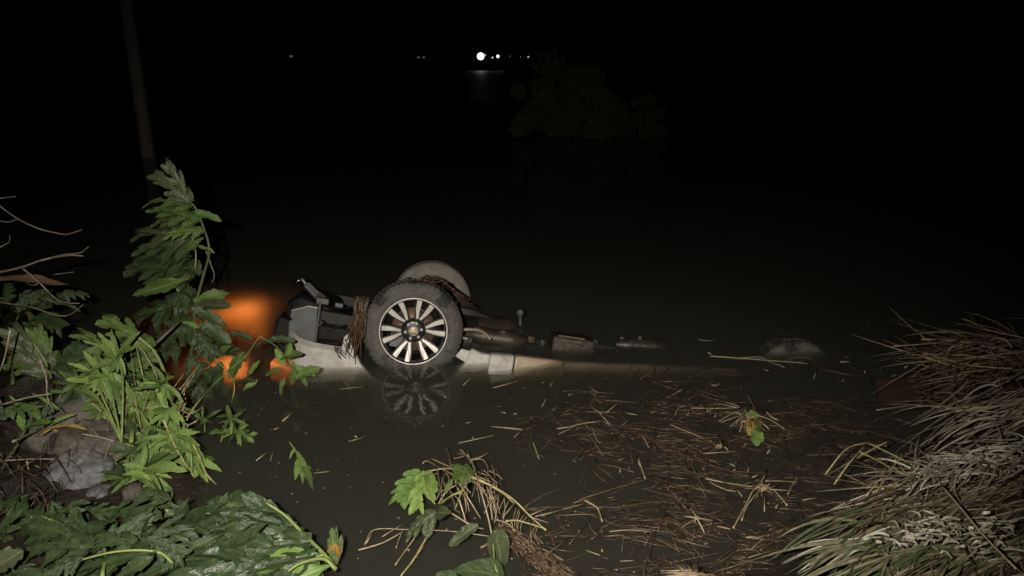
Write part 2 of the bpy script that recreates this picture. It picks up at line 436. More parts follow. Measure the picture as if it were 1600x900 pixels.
def stem(th, pts, r0, r1, mat='stem_green', name='stem', n=6):
    c = curve(pts, 5); k = len(c)
    return wpart(name, MB().tube(c, [r0 + (r1 - r0) * i / (k - 1) for i in range(k)], n), mat, th)

# ------------------------------------------------------------------ the overturned pickup
def build_truck():
    f = Vector((-3.14, -.17, .54)).normalized()
    l = Vector((.02, .98, -.18)); l = (l - f * l.dot(f)).normalized()
    u = f.cross(l)
    Fn = Vector((-.765, 5.33, .25))
    O = Fn - (f * 1.55 - l * .905 + u * .385)
    MW = Matrix(((f.x, l.x, u.x, O.x), (f.y, l.y, u.y, O.y), (f.z, l.z, u.z, O.z), (0, 0, 0, 1)))
    T = thing('pickup_truck', (0, 0, 0), 'white pickup truck lying upside down in the flood water with its headlights still glowing', 'truck')
    T.matrix_world = MW; INV = MW.inverted()
    def lp(px, py, y): return INV @ D(px, py, y)
    def part(name, mb, mat, parent=T, smooth=False, bv=None, at=None, label=None):
        o = link(name, mb.mesh(name, mat, smooth), parent, at)
        if smooth: sharp(o)
        if bv: bevel(o, bv)
        if label: o['label'] = label
        return o
    # body: sides with wheel arches, hood, cab, bed (local: x forward, y left, z up, ground at 0)
    def arch(cx, r, n=10, z0=.45):
        a0 = math.asin((z0 - .385) / r)
        return [(cx - r * math.cos(a0 + (math.pi - 2 * a0) * i / n), .385 + r * math.sin(a0 + (math.pi - 2 * a0) * i / n)) for i in range(n + 1)]
    ar, af = arch(-1.55, .47), arch(1.55, .47)
    low = [(-2.95, .56)] + ar + [(-1.0, .48), (1.0, .48)] + af + [(2.06, .50)]
    top = [(2.10, 1.02), (1.0, 1.13), (-2.95, 1.13)]
    for sd in (-1, 1):
        part('side_panel', MB().prism(low + top, sd * .93, sd * .85), 'paint', bv=.02)
        # sill moulding, doors lines, handles
        for xa, xb in ((.92, -.05), (-.09, -1.0)):
            d = part('door', MB().box(((xa + xb) / 2, sd * .934, .80), (abs(xa - xb) - .02, .014, .60)), 'paint', bv=.006)
            link('handle', MB().box((xb + .12, sd * .95, .98), (.16, .03, .03)).mesh('handle', 'chrome', False), d)
        part('tail_lamp', MB().box((-2.93, sd * .88, .92), (.10, .12, .40)), 'taillight', bv=.02)
        part('fender_liner', MB().prism([(x, z) for x, z in arch(1.55, .49)] + [(2.02, .8), (1.08, .8)][::1], sd * .55, sd * .56), 'plastic')
    def sill(name, a, b, ya, yb, mat, label=None):       # a rounded moulding between two pixels on the near flank
        a, b = lp(*a, ya), lp(*b, yb)
        up_ = Vector((0, 0, 1)); ou = Vector((0, -1, 0)); vs = []
        for q in (a, b):
            vs += [q + ou * .05, q + ou * .075 + up_ * .02, q + ou * .08 + up_ * .07, q + ou * .06 + up_ * .16, q - ou * .06 + up_ * .16, q - ou * .06 + up_ * .01]
        fs = [(i, (i + 1) % 6, (i + 1) % 6 + 6, i + 6) for i in range(6)] + [(5, 4, 3, 2, 1, 0), (6, 7, 8, 9, 10, 11)]
        return part(name, MB().add(vs, fs), mat, bv=.012, label=label)
    sill('sill', (766, 551), (803, 553), 5.24, 5.27, 'paint')
    sill('sill', (805, 553.5), (878, 562), 5.28, 5.43, 'paint_cream')
    sill('sill', (880, 563), (1020, 568.5), 5.40, 5.40, 'paint_muddy', 'mud covered length of the sill just under the water')
    sill('sill', (1022, 568.7), (1152, 574), 5.40, 5.41, 'paint_muddy')
    part('hood', MB().add([(2.45, -.80, .98), (2.45, .80, .98), (1.0, .86, 1.12), (1.0, -.86, 1.12), (2.45, -.80, .94), (2.45, .80, .94), (1.0, .86, 1.06), (1.0, -.86, 1.06)],
         [(0, 1, 2, 3), (7, 6, 5, 4), (0, 4, 5, 1), (1, 5, 6, 2), (2, 6, 7, 3), (3, 7, 4, 0)]), 'paint', bv=.02)
    cabp = [(1.0, 1.10), (.25, 1.74), (-.75, 1.77), (-1.05, 1.10)]
    vs = [(x, s * (.88 if z < 1.3 else .66), z) for s in (-1, 1) for x, z in cabp]
    cab = part('cab', MB().add(vs, [(0, 1, 2, 3), (7, 6, 5, 4), (1, 5, 6, 2)]), 'paint')
    link('windscreen', MB().add([vs[0], vs[4], vs[5], vs[1]], [(0, 1, 2, 3)]).mesh('windscreen', 'glass', False), cab)
    link('rear_window', MB().add([vs[3], vs[2], vs[6], vs[7]], [(0, 1, 2, 3)]).mesh('rear_window', 'glass', False), cab)
    for s in (0, 4):
        q = [Vector(v) for v in vs[s:s + 4]]; c = sum(q, Vector()) / 4; off = Vector((0, -.006 if s == 0 else .006, 0))
        link('side_window', MB().add([c + (v - c) * .8 + off for v in q], [(0, 1, 2, 3)]).mesh('side_window', 'glass', False), cab)
    part('bed', MB().box((-1.98, 0, .72), (1.86, 1.66, .06)).box((-2.9, 0, .9), (.06, 1.68, .46)).box((-1.08, 0, .9), (.06, 1.68, .46)), 'paint')
    part('floor_pan', MB().box((.0, 0, .545), (2.0, 1.68, .05)).box((0, .35, .51), (1.8, .10, .03)).box((0, -.35, .51), (1.8, .10, .03)).box((0, -.66, .51), (1.8, .10, .03)).box((0, .66, .51), (1.8, .10, .03)), 'frame', bv=.01)
    # front bumper: two painted corners, a black centre, the lit lamps
    for sd in (-1, 1):
        rows = []
        for i in range(10):
            a = i / 9
            x = 2.04 + .50 * math.sin(a * math.pi / 2) ** .8; y = .93 - .36 * (1 - math.cos(a * math.pi / 2)) ** 1.1 - (.05 if i == 9 else 0)
            zt = .585 + .03 * math.sin(a * 2.4) - .05 * a
            for dz, ins in ((0, .05), (.03, .008), (.10, 0), (.22, .005), (.34, .03)):
                rows.append((x - ins * math.sin(a * 1.5), sd * (y - ins), zt + dz))
        fs = [(i * 5 + j, (i + 1) * 5 + j, (i + 1) * 5 + j + 1, i * 5 + j + 1) for i in range(9) for j in range(4)]
        if sd < 0: fs = [q[::-1] for q in fs]
        part('bumper_corner', MB().add(rows, fs), 'paint', smooth=True)
        hl = part('headlight', MB().prism([(2.36, .84), (2.61, .80), (2.59, .95), (2.36, 1.0)], sd * .52, sd * .80), 'headlight', bv=.02)
    part('bumper_centre', MB().prism([(2.52, .52), (2.66, .50), (2.68, .72), (2.64, .98), (2.52, .98)], -.50, .50), 'plastic', bv=.03)
    part('grille', MB().prism([(2.665, .74), (2.70, .74), (2.665, .95), (2.635, .95)], -.46, .46), 'rim_black', bv=.01)
    # black air dam standing up at the nose, grey skid plate, pale flange
    part('air_dam', MB().prism([(2.22, .40), (2.52, .33), (2.64, .39), (2.62, .60), (2.25, .58)], -.36, .30), 'plastic', bv=.07)
    part('skid_plate', MB().prism([(2.33, .37), (2.40, .365), (2.53, .42), (2.535, .47), (2.515, .485), (2.54, .51), (2.53, .60), (2.48, .66), (2.31, .70)], -.60, -.588), 'metal_grey', bv=.003)
    part('skid_plate_lip', MB().tube([(2.33, -.594, .368), (2.40, -.594, .363), (2.53, -.594, .418)], .007, 6), 'hubcap', smooth=True)
    part('flange', MB().box((2.315, -.575, .48), (.02, .06, .34)).box((2.30, -.565, .31), (.10, .06, .05)), 'metal_grey', bv=.008)
    part('splash_shield', MB().prism([(2.30, .50), (1.2, .52), (1.2, .60), (2.30, .62)], -.62, .62), 'plastic', bv=.02)
    # ladder frame
    for sd in (-1, 1):
        pts = [(2.45, .40), (1.9, .42), (1.3, .50), (.9, .44), (-1.0, .44), (-1.4, .60), (-1.9, .60), (-2.8, .52)]
        poly = pts + [(x, z + .13) for x, z in pts[::-1]]
        part('frame_rail', MB().prism(poly, sd * .40, sd * .49), 'frame', bv=.01)
    for x, z in ((2.0, .47), (.75, .48), (-.2, .5), (-1.0, .5), (-2.5, .6)):
        part('crossmember', MB().box((x, 0, z), (.10, .84, .09)), 'frame', bv=.015)
    # stray bent bracket with a bright end, standing up from the nose
    yb = 5.95
    a, b, c, d = lp(508, 474, yb), lp(497, 464, yb), lp(478, 444, yb), lp(472, 436, yb)
    br = part('bracket_arm', MB().tube([b, c], [.042, .036], 4).tube([c, d], [.016, .014], 6), 'metal_grey', bv=.004, label='bent grey bracket arm sticking up from the nose')
    link('clamp', MB().tube([a, b + (b - a) * .3], [.05, .05], 4).mesh('clamp', 'frame', False), br)
    link('bolt', MB().tube([d, lp(472, 433, yb)], .022, 8).tube([lp(470, 436, yb), lp(461, 442, yb)], [.018, .02], 8).mesh('bolt', 'chrome'), br)
    # drivetrain
    part('oil_pan', MB().prism([(1.1, .42), (1.75, .44), (1.75, .6), (1.0, .6)], -.2, .2), 'mud_metal', bv=.03)
    part('gearbox', MB().tube([(1.0, -.05, .50), (.75, -.05, .48), (.55, -.05, .50), (.35, -.05, .50), (.0, -.05, .52)], [.17, .17, .13, .14, .08], 14), 'mud_dark', smooth=True)
    part('transfer_case', MB().box((.12, -.20, .49), (.42, .30, .17)).box((.12, -.20, .40), (.28, .18, .03)).box((.12, -.20, .415), (.04, .28, .03)), 'mud_dark', bv=.035)
    part('driveshaft', MB().tube([(-.1, -.05, .52), (-1.45, 0, .40)], .038, 12), 'mud_metal', smooth=True)
    part('exhaust', MB().tube(curve([(1.2, -.32, .50), (.9, -.36, .45), (.3, -.36, .45), (-.3, -.32, .46)]), .032, 10).tube([(-.3, -.32, .46), (-.36, -.32, .46), (-.95, -.30, .46), (-1.0, -.30, .46)], [.03, .10, .10, .03], 14).tube(curve([(-1.0, -.30, .46), (-1.4, -.35, .62), (-1.8, -.55, .56), (-2.7, -.6, .5)]), .03, 10), 'mud_metal', smooth=True)
    def hump(name, a, b, rad, y, mat, n=14):
        a, b = lp(*a, y), lp(*b, y); k = 7; ps = [a.lerp(b, i / k) for i in range(k + 1)]
        return part(name, MB().tube(ps, [rad * m for m in (.55, .9, 1, .92, 1, 1, .9, .5)], n), mat, smooth=True)
    hump('gearbox_casing', (728, 521), (822, 535), .08, 5.75, 'mud_dark')
    tc = part('transfer_cover', MB().box(lp(893, 538, 5.72), (.36, .26, .15)), 'mud_dark', bv=.03)
    for k_ in range(3): link('rib', MB().box(lp(893, 527 + 6 * k_, 5.60) , (.22 - .05 * k_, .02, .012)).mesh('rib', 'mud_metal', False), tc)
    hump('muffler', (962, 538), (1045, 543), .06, 5.7, 'mud_dark')
    hump('prop_shaft', (900, 541), (1000, 546), .03, 5.72, 'mud_dark')
    for i, (px_, py_, r_) in enumerate(((745, 512, .02), (786, 517, .022), (830, 526, .03), (848, 532, .018), (868, 523, .02), (930, 532, .02), (972, 527, .02), (1000, 526, .018))):
        q_ = lp(px_, py_ + 3, 5.72); part('bolt_head', MB().tube([q_ + Vector((0, 0, .03)), q_ - Vector((0, 0, .02))], r_, 6), 'metal_grey' if i % 2 else 'mud_metal')
    part('wiring_loom', MB().tube(curve([lp(515, 478, 5.85), lp(530, 484, 5.7), lp(548, 480, 5.65), lp(566, 486, 5.6)]), .009, 6).tube(curve([lp(503, 500, 5.6), lp(520, 512, 5.5), lp(540, 508, 5.5), lp(556, 520, 5.45)]), .008, 6), 'plastic', smooth=True)
    part('cable_clip', MB().box(lp(530, 477, 5.8), (.07, .04, .04)).box(lp(572, 474, 5.6), (.05, .05, .05)), 'metal_grey', bv=.01)
    part('bracket_plate', MB().prism([(0, 0), (.12, .01), (.13, .05), (.06, .12), (.0, .10)], -.005, .005, Matrix.Translation((2.26, -.55, .50))), 'metal_grey', bv=.003)
    part('fuel_tank', MB().box((-.55, .25, .47), (.9, .45, .2)), 'plastic', bv=.05)
    # hanger stub that stands out of the water on the far side
    p = lp(813, 508, 6.1); q = lp(813, 492, 6.1)
    part('hanger_stub', MB().tube([p, q], .014, 8).tube([q, q + (q - p).normalized() * .02, q + (q - p).normalized() * .05], [.03, .038, .02], 10), 'metal_grey', smooth=True)
    # rear axle with springs
    part('rear_axle', MB().tube([(-1.55, -.70, .385), (-1.55, -.16, .385), (-1.55, 0, .385), (-1.55, .16, .385), (-1.55, .70, .385)], [.05, .055, .15, .055, .05], 14), 'frame', smooth=True)
    for sd in (-1, 1):
        part('leaf_spring', MB().tube(curve([(-.95, sd * .55, .52), (-1.55, sd * .55, .44), (-2.2, sd * .55, .54)]), .03, 4), 'frame')
    # front suspension
    for sd in (-1, 1):
        part('lower_arm', MB().prism([(1.80, .0), (1.28, .0), (1.42, .36), (1.62, .36)], 0, .05, Matrix.Translation((0, sd * .34, .40)) @ Matrix(((1, 0, 0, 0), (0, 0, sd, 0), (0, -1, 0, 0), (0, 0, 0, 1)))), 'frame', bv=.012)
        part('half_shaft', MB().tube([(1.55, sd * .2, .45), (1.55, sd * .32, .43), (1.55, sd * .36, .43), (1.55, sd * .62, .40)], [.05, .055, .022, .022], 12), 'frame', smooth=True)
        part('shock_absorber', MB().tube([(1.50, sd * .52, .42), (1.47, sd * .50, .78)], .045, 12), 'frame', smooth=True)
        part('tie_rod', MB().tube([(1.78, sd * .22, .44), (1.72, sd * .66, .40)], .014, 8), 'metal_grey', smooth=True)
    part('stabiliser_bar', MB().tube(curve([(1.75, -.6, .42), (1.95, -.52, .40), (2.0, -.3, .40), (2.0, .3, .40), (1.95, .52, .40), (1.75, .6, .42)]), .016, 8), 'metal_grey', smooth=True)
    part('control_arm_end', MB().tube([lp(716, 486, 6.05), lp(735, 489, 6.05), lp(763, 496, 6.1)], [.05, .045, .008], 6), 'frame', smooth=True)
    part('hose', MB().tube(curve([lp(718, 515, 5.6), lp(740, 515, 5.6), lp(755, 519, 5.58), lp(767, 530, 5.55)]), .013, 8), 'hose', smooth=True)
    part('brake_line', MB().tube(curve([lp(720, 527, 5.5), lp(731, 530, 5.5), lp(734, 532, 5.48)]), .012, 6).tube([lp(735, 529, 5.5), lp(735, 534, 5.5)], .018, 6), 'metal_grey', smooth=True)
    part('loose_trim', MB().prism([(.0, 0), (.30, .01), (.33, .08), (.16, .13), (.02, .10)], -.01, .01, Matrix.Translation((.86, -.90, .50)) @ Matrix.Rotation(R(8), 4, 'Y')), 'paint', bv=.006)
    # wheels
    TY = [(.235, -.085), (.242, -.112), (.262, -.128), (.300, -.136), (.335, -.132), (.362, -.118), (.376, -.098), (.381, -.05), (.383, 0), (.381, .05), (.376, .098), (.362, .118), (.335, .132), (.300, .136), (.262, .128), (.242, .112), (.235, .085)]
    tb = MB(); tb.lathe(TY, 72)
    for i in range(58):                                                     # tread and shoulder blocks
        for sd in (-1, 1):
            q = 2 * math.pi * (i + (.5 if sd > 0 else 0)) / 58
            m = Matrix.Rotation(-q, 4, 'Y')
            tb.add([m @ Vector(v) for v in ((.3715, sd * .1165, -.013), (.3715, sd * .1165, .013), (.3825, sd * .104, .013), (.3825, sd * .104, -.013), (.3865, sd * .045, .017), (.3865, sd * .045, -.010), (.352, sd * .1275, .011), (.352, sd * .1275, -.011))],
                   [(0, 1, 2, 3), (3, 2, 4, 5), (1, 0, 7, 6), (0, 3, 7), (1, 6, 2)])
            tb.add([m @ Vector(v) for v in ((.3865, sd * .036, -.012), (.3865, sd * .036, .014), (.3870, sd * .006, .018), (.3870, sd * .006, -.008), (.378, sd * .036, -.012), (.378, sd * .036, .014), (.378, sd * .006, .018), (.378, sd * .006, -.008))],
                   [(0, 1, 2, 3), (0, 4, 5, 1), (1, 5, 6, 2), (2, 6, 7, 3), (3, 7, 4, 0)])
    # raised sidewall rings and moulded bars where lettering sits
    for y in (-1, 1):
        tb.lathe([(.318, y * .1345), (.320, y * .1385), (.325, y * .1385), (.327, y * .1335)], 72)
    tyre_me = tb.mesh('tyre', 'tyre'); tyre_me2 = tb.mesh('tyre', 'tyre_dusty')
    lip = MB().lathe([(.258, -.118), (.262, -.126), (.252, -.129), (.247, -.122), (.240, -.10), (.225, -.02), (.222, .05), (.24, .11), (.258, .125)], 64).mesh('wheel', 'rim_black')
    ring = MB().lathe([(.262, -.122), (.2635, -.1295), (.2575, -.1315), (.2515, -.1275)], 72).mesh('rim_lip', 'alloy')
    def spoke_poly(a0, sgn):      # one prong of a pair, in the wheel plane
        m = Matrix.Rotation(-a0, 4, 'Y')
        pr = [(.074, .002), (.105, .003), (.150, .016), (.252, .034), (.252, .075), (.200, .063), (.150, .047), (.108, .027), (.076, .021)]
        front, back, mid = [], [], []
        for r, o in pr:
            t = (r - .08) / .172
            y = -.083 - .032 * t
            q = math.hypot(r, o); k = min(1, .2535 / q)
            front.append(m @ Vector((r * k, y, sgn * o * k))); back.append(m @ Vector((r * k, y + .035, sgn * o * k * .9)))
        return front, back
    face_v = []
    spokes = []
    for k in range(6):
        for sgn in (-1, 1):
            fr, ba = spoke_poly(R(14 + 60 * k), sgn); n = len(fr)
            fs = [tuple(range(n)), tuple(range(2 * n - 1, n - 1, -1))] + [(i, i + n, (i + 1) % n + n, (i + 1) % n) for i in range(n)]
            spokes.append(MB().add(fr + ba, fs).mesh('spoke', 'alloy', False))
    pockets = []
    for k in range(6):            # dark web that carries each pair
        m = Matrix.Rotation(-R(14 + 60 * k), 4, 'Y')
        pts = [(.03, -.03), (.03, .03), (.11, .042), (.17, .064), (.25, .085), (.25, .045), (.16, .018), (.16, -.018), (.25, -.045), (.25, -.085), (.17, -.064), (.11, -.042)]
        fr = [m @ Vector((r, -.080 - .02 * (r - .03) / .22, o)) for r, o in pts]; ba = [m @ Vector((r, -.045, o)) for r, o in pts]; n = len(pts)
        fs = [tuple(range(n)), tuple(range(2 * n - 1, n - 1, -1))] + [(i, i + n, (i + 1) % n + n, (i + 1) % n) for i in range(n)]
        pockets.append(MB().add(fr + ba, fs).mesh('spoke_web', 'rim_black', False))
    hubm = MB().lathe([(.0, -.094), (.060, -.094), (.088, -.088), (.094, -.075), (.094, -.04)], 36).mesh('hub', 'rim_black')
    capm = MB().lathe([(.0, -.104), (.030, -.104), (.034, -.101)], 32).lathe([(.034, -.100), (.0345, -.108), (.039, -.107), (.040, -.094)], 32).mesh('hub_cap', 'hubcap')
    bow = [(-.026, -.006), (-.010, -.006), (-.008, -.0105), (.010, -.0105), (.011, -.006), (.026, -.006), (.024, .006), (.010, .006), (.008, .0105), (-.010, .0105), (-.011, .006), (-.024, .006)]
    embm = MB().prism([(x * 1.1, -z * 1.1) for x, z in bow], -.1085, -.1035).mesh('emblem', 'gold', False)
    nutm = MB().lathe([(.0, -.112), (.009, -.111), (.012, -.103), (.0125, -.086)], 12).mesh('lug_nut', 'alloy')
    discm = MB().lathe([(.05, -.03), (.17, -.03), (.172, .0), (.05, .0)], 48).lathe([(.05, -.034), (.085, -.034), (.09, -.02)], 32).mesh('brake_disc', 'disc')
    calm = MB().box((.12, -.01, .10), (.09, .09, .10)).mesh('brake_caliper', 'metal_grey', False)
    backm = MB().lathe([(.03, .06), (.215, .055), (.22, .02)], 40).mesh('dust_shield', 'plastic')
    for (wx, wy, steer, spin) in ((1.55, -.785, R(-3), 0), (1.45, .785, R(-3), 20), (-1.58, -.785, 0, 33), (-1.55, .785, 0, 11)):
        mm = Matrix.Translation((wx, wy, .385 if wx > 0 else .41)) @ Matrix.Rotation(steer + (math.pi if wy > 0 else 0), 4, 'Z') @ Matrix.Rotation(R(spin), 4, 'Y')
        wh = link('wheel', lip, T, mm); sharp(wh)
        t = link('tyre', tyre_me2 if wy > 0 else tyre_me, wh); sharp(t, 28)
        link('rim_lip', ring, wh)
        for s in spokes: bevel(link('spoke', s, wh), .003)
        for s in pockets: link('spoke_web', s, wh)
        link('hub', hubm, wh); link('hub_cap', capm, wh); link('emblem', embm, wh)
        for k in range(6): link('lug_nut', nutm, wh, Matrix.Rotation(R(60 * k + 44), 4, 'Y') @ Matrix.Translation((.062, 0, 0)))
        link('brake_disc', discm, wh); link('brake_caliper', calm, wh); link('dust_shield', backm, wh)
    # lit lamps under water
    for sd in (-1, 1):
        L = bpy.data.lights.new('headlight_beam', 'SPOT'); o = bpy.data.objects.new('headlight_beam', L); COL.objects.link(o)
        L.energy = 2900 if sd > 0 else 150; L.color = (1, .28, .075); L.spot_size = R(140); L.spot_blend = 1; L.shadow_soft_size = .12
        o.parent = T; o.location = (2.92 if sd > 0 else 2.80, sd * .66, 1.03 if sd > 0 else .98); o.rotation_euler = Vector((1, sd * .12, -.12)).to_track_quat('-Z', 'Y').to_euler()
    return T, MW
TRUCK, MW = build_truck()

# ------------------------------------------------------------------ grass helpers
def straw_mb(pts, r=.003, u=None, n=4, sub=1):
    c = curve(pts, sub) if sub > 1 and len(pts) > 2 else [Vector(p) for p in pts]
    k = len(c); u = U(0, 1) if u is None else u
    return MB().tube(c, [r * (1 - .35 * i / (k - 1)) for i in range(k)], n, u)
def stalk(th, pts, r=.003, u=None, mat='straw', sub=4):
    return wpart('stalk', straw_mb(pts, r, u, 4, sub), mat, th)

# hank of wet grass hung over the front of the near wheel
th = thing('grass_hank', D(557, 500, 5.3), 'hank of wet brown grass hanging between the tyre and the white bumper corner', 'grass')
mass = MB()
for i in range(46):
    x0 = U(555, 576); x1 = U(541, 570); y1 = U(500, 570)
    q = [D(x0, U(462, 490), U(5.22, 5.36)), D((x0 + x1) / 2 + U(-5, 3), 505 + U(-12, 12), U(5.16, 5.28)), D(x1, y1, U(5.15, 5.28))]
    if i < 26: stalk(th, q, U(.003, .008), U(0, .7), 'straw_wet')
    else:
        s = straw_mb(q, U(.003, .006), U(0, .8), 3, 3); mass.add(s.v, s.f, s.uv)
wpart('stalk_mass', mass, 'straw_wet', th, kind='stuff')
th = thing('root_tangle', D(530, 535, 5.17), 'thin dark roots trailing across the white bumper corner', 'roots')
for i in range(12):
    x = U(522, 548); stalk(th, [D(x, U(526, 532), 5.19), D(x + U(-8, 8), 543, 5.12), D(x + U(-6, 16), U(550, 562), 5.12)], .0025, 0, 'straw_wet')
th = thing('weed_strand', D(655, 440, 5.45), 'dark weed strands lying over the tops of both front wheels', 'weed')
for i in range(26):
    x = U(620, 720)
    z = lambda X: 442 + abs(X - 650) * .02 + max(0, X - 690) * .8
    q = [D(x, z(x) + U(-8, 3), 5.50), D(x + U(8, 20), z(x + 14) + U(-12, 0), 5.55), D(x + U(16, 34), z(x + 25) + U(-8, 6), 5.6)]
    stalk(th, q, U(.004, .008), U(0, .4), 'straw_wet')

# ------------------------------------------------------------------ left bank plants
# tall wilting plant
th = thing('tall_weed', W(272, 660, .15), 'tall wilting weed with lobed leaves standing against the orange glow', 'plant')
Yt = 4.7
stem(th, [W(272, 660, .15), D(288, 600, 4.7), D(302, 530, Yt), D(305, 480, Yt), D(318, 430, Yt), D(327, 390, Yt), D(316, 350, Yt), D(300, 318, Yt), D(268, 306, Yt + .05)], .014, .005, 'stem_dark')
stem(th, [D(305, 420, Yt), D(306, 395, Yt), D(300, 370, Yt)], .006, .004, 'stem_green', 'side_stem')
stem(th, [D(322, 392, Yt), D(330, 415, Yt), D(335, 430, Yt), D(331, 442, Yt)], .005, .003, 'twig', 'side_stem')
for (bx, by, tx, ty, dy, sh, mt, wd) in [
    (300, 318, 262, 252, .0, 'lobed', 'leaf_olive', .55), (296, 322, 240, 262, .06, 'lobed', 'leaf_olive', .5),
    (302, 326, 228, 300, .02, 'lobed', 'leaf_mid', .6), (316, 345, 238, 322, -.05, 'lobed', 'leaf_mid', .62),
    (308, 340, 240, 345, .05, 'lobed', 'leaf_olive', .6), (320, 360, 255, 362, -.08, 'lobed', 'leaf_mid', .6),
    (304, 330, 346, 342, -.03, 'oval', 'leaf_mid', .9), (318, 372, 282, 395, -.06, 'oval', 'leaf_mid', .9),
    (308, 372, 202, 352, .03, 'lobed', 'leaf_olive', .55), (305, 382, 212, 385, .0, 'lobed', 'leaf_dark', .6),
    (300, 400, 205, 405, .08, 'lobed', 'leaf_dark', .7), (310, 385, 336, 392, -.04, 'oval', 'leaf_mid', .9),
    (300, 420, 186, 412, .06, 'lobed', 'leaf_dark', .55), (305, 425, 215, 440, .1, 'lobed', 'leaf_dark', .7),
    (296, 436, 196, 460, -.05, 'oval', 'leaf_mid', .55), (312, 430, 285, 400, .05, 'round', 'leaf_dark', 1.0),
    (305, 450, 228, 500, .1, 'lobed', 'leaf_dark', .8), (308, 462, 250, 520, .05, 'lobed', 'leaf_dark', .8),
    (300, 470, 200, 490, .12, 'lobed', 'leaf_dark', .7), (305, 500, 235, 545, .05, 'lobed', 'leaf_dark', .8),
    (303, 470, 358, 452, -.05, 'oval', 'leaf_mid', 1.0), (306, 480, 352, 470, -.03, 'oval', 'leaf_olive', 1.0),
    (300, 480, 356, 508, -.1, 'oval', 'leaf_dark', .9), (312, 505, 362, 532, -.1, 'oval', 'leaf_dark', 1.1),
    (285, 503, 318, 512, -.12, 'oval', 'leaf_light', .7), (300, 520, 340, 560, -.05, 'lobed', 'leaf_dark', .8),
    (290, 560, 335, 590, 0, 'lobed', 'leaf_dark', .8), (285, 540, 225, 575, 0, 'lobed', 'leaf_dark', .8),
    (290, 585, 330, 630, 0, 'lobed', 'leaf_dark', .8)]:
    leaf(th, sh, mt, D(bx, by, Yt + dy), D(tx, ty, Yt + dy + U(-.12, .1)), wd)

# broken cane
o = tag(link('cane', MB().tube([D(233, 546, 4.3), D(279, 504, 4.5)], .008, 6).mesh('cane', 'twig')), 'broken dry cane leaning behind the bright lobed leaves', 'stick')

# lobed weeds at mid left
def weed(name, label, root, leaves, stems, depth):
    th = thing(name, root, label, 'plant')
    for pts, r0, r1, mt in stems: stem(th, pts, r0, r1, mt)
    for (bx, by, tx, ty, dy, sh, mt, wd) in leaves:
        leaf(th, sh, mt, D(bx, by, depth + dy), D(tx, ty, depth + dy + U(-.08, .08)), wd)
    return th
Y1 = 4.2
weed('lobed_weed', 'lobed weed with a thick pale green stalk bent over to the rock', W(272, 660, .2), [
    (243, 548, 158, 488, 0, 'lobed', 'leaf_mid', .62), (240, 552, 175, 530, .05, 'lobed', 'leaf_dark', .6),
    (236, 566, 190, 600, -.05, 'narrow', 'leaf_light', 1.1), (256, 590, 215, 640, -.05, 'lobed', 'leaf_light', .7),
    (250, 580, 190, 590, -.03, 'lobed', 'leaf_mid', .8)],
    [([W(270, 655, .2), D(268, 625, Y1), D(258, 585, Y1), D(240, 548, Y1), D(205, 518, Y1)], .016, .006, 'stem_green')], Y1)
weed('lobed_weed', 'lobed weed whose matt leaves fan out in front of the dry twigs', W(205, 690, .3), [
    (196, 572, 134, 512, 0, 'lobed', 'leaf_mid', .62), (180, 575, 105, 535, .05, 'lobed', 'leaf_dark', .6),
    (200, 575, 245, 555, -.04, 'lobed', 'leaf_mid', .8), (190, 590, 110, 565, .0, 'lobed', 'leaf_dark', .7),
    (170, 600, 92, 590, .05, 'lobed', 'leaf_dark', .7), (185, 610, 120, 625, .03, 'lobed', 'leaf_dark', .7),
    (195, 585, 150, 560, -.1, 'oval', 'leaf_olive', .8), (190, 600, 155, 590, -.1, 'narrow', 'leaf_light', 1.1)],
    [([W(205, 690, .3), D(210, 620, Y1), D(196, 572, Y1), D(170, 545, Y1)], .012, .005, 'stem_green')], Y1)
weed('lobed_weed', 'olive lobed weed at the bank edge under the dry twigs', W(80, 640, .35), [
    (78, 585, 12, 510, 0, 'lobed', 'leaf_olive', .7), (78, 580, 55, 512, .05, 'lobed', 'leaf_mid', .7),
    (80, 585, 5, 560, 0, 'lobed', 'leaf_mid', .7), (85, 580, 110, 545, .08, 'lobed', 'leaf_dark', .8), (85, 590, 140, 560, .08, 'lobed', 'leaf_dark', .8)],
    [([W(80, 640, .35), D(80, 605, Y1), D(76, 575, Y1), D(52, 535, Y1)], .011, .005, 'stem_green')], Y1)
# bright feathery weeds
def sprig(th, cx, cy, y, n, lo, hi, mts, a0=0, a1=360, wide=1.3, shape='narrow'):
    b = D(cx, cy, y)
    for i in range(n):
        a = R(a0 + (a1 - a0) * (i + U(.1, .9)) / n); L = U(lo, hi)
        leaf(th, shape, random.choice(mts), D(cx + U(-4, 4), cy + U(-4, 4), y), D(cx + L * math.cos(a), cy - L * math.sin(a) * .8, y + U(-.14, .1)), wide * U(.8, 1.3))
def bright_weed(label, root, heads, y):
    th = thing('feathery_weed', root, label, 'plant')
    for (cx, cy, n, lo, hi, mts, a0, a1) in heads:
        stem(th, [root, root.lerp(D(cx, cy, y), .6) + Vector((U(-.04, .04), 0, .05)), D(cx, cy, y)], .007, .004)
        sprig(th, cx, cy, y, int(n * 1.7), lo, hi * 1.1, mts, a0, a1, 1.7)
LM, LD = ['leaf_light', 'leaf_mid'], ['leaf_mid', 'leaf_dark']
bright_weed('bright green feathery weed over the pale rock edge', W(250, 690, .15),
    [(205, 612, 14, 22, 55, LM, 120, 270), (222, 640, 14, 20, 50, LM, 90, 300), (240, 625, 12, 20, 42, LM, 0, 360), (200, 655, 12, 20, 45, LD, 100, 300), (232, 665, 12, 18, 40, LM, 0, 360)], 4.0)
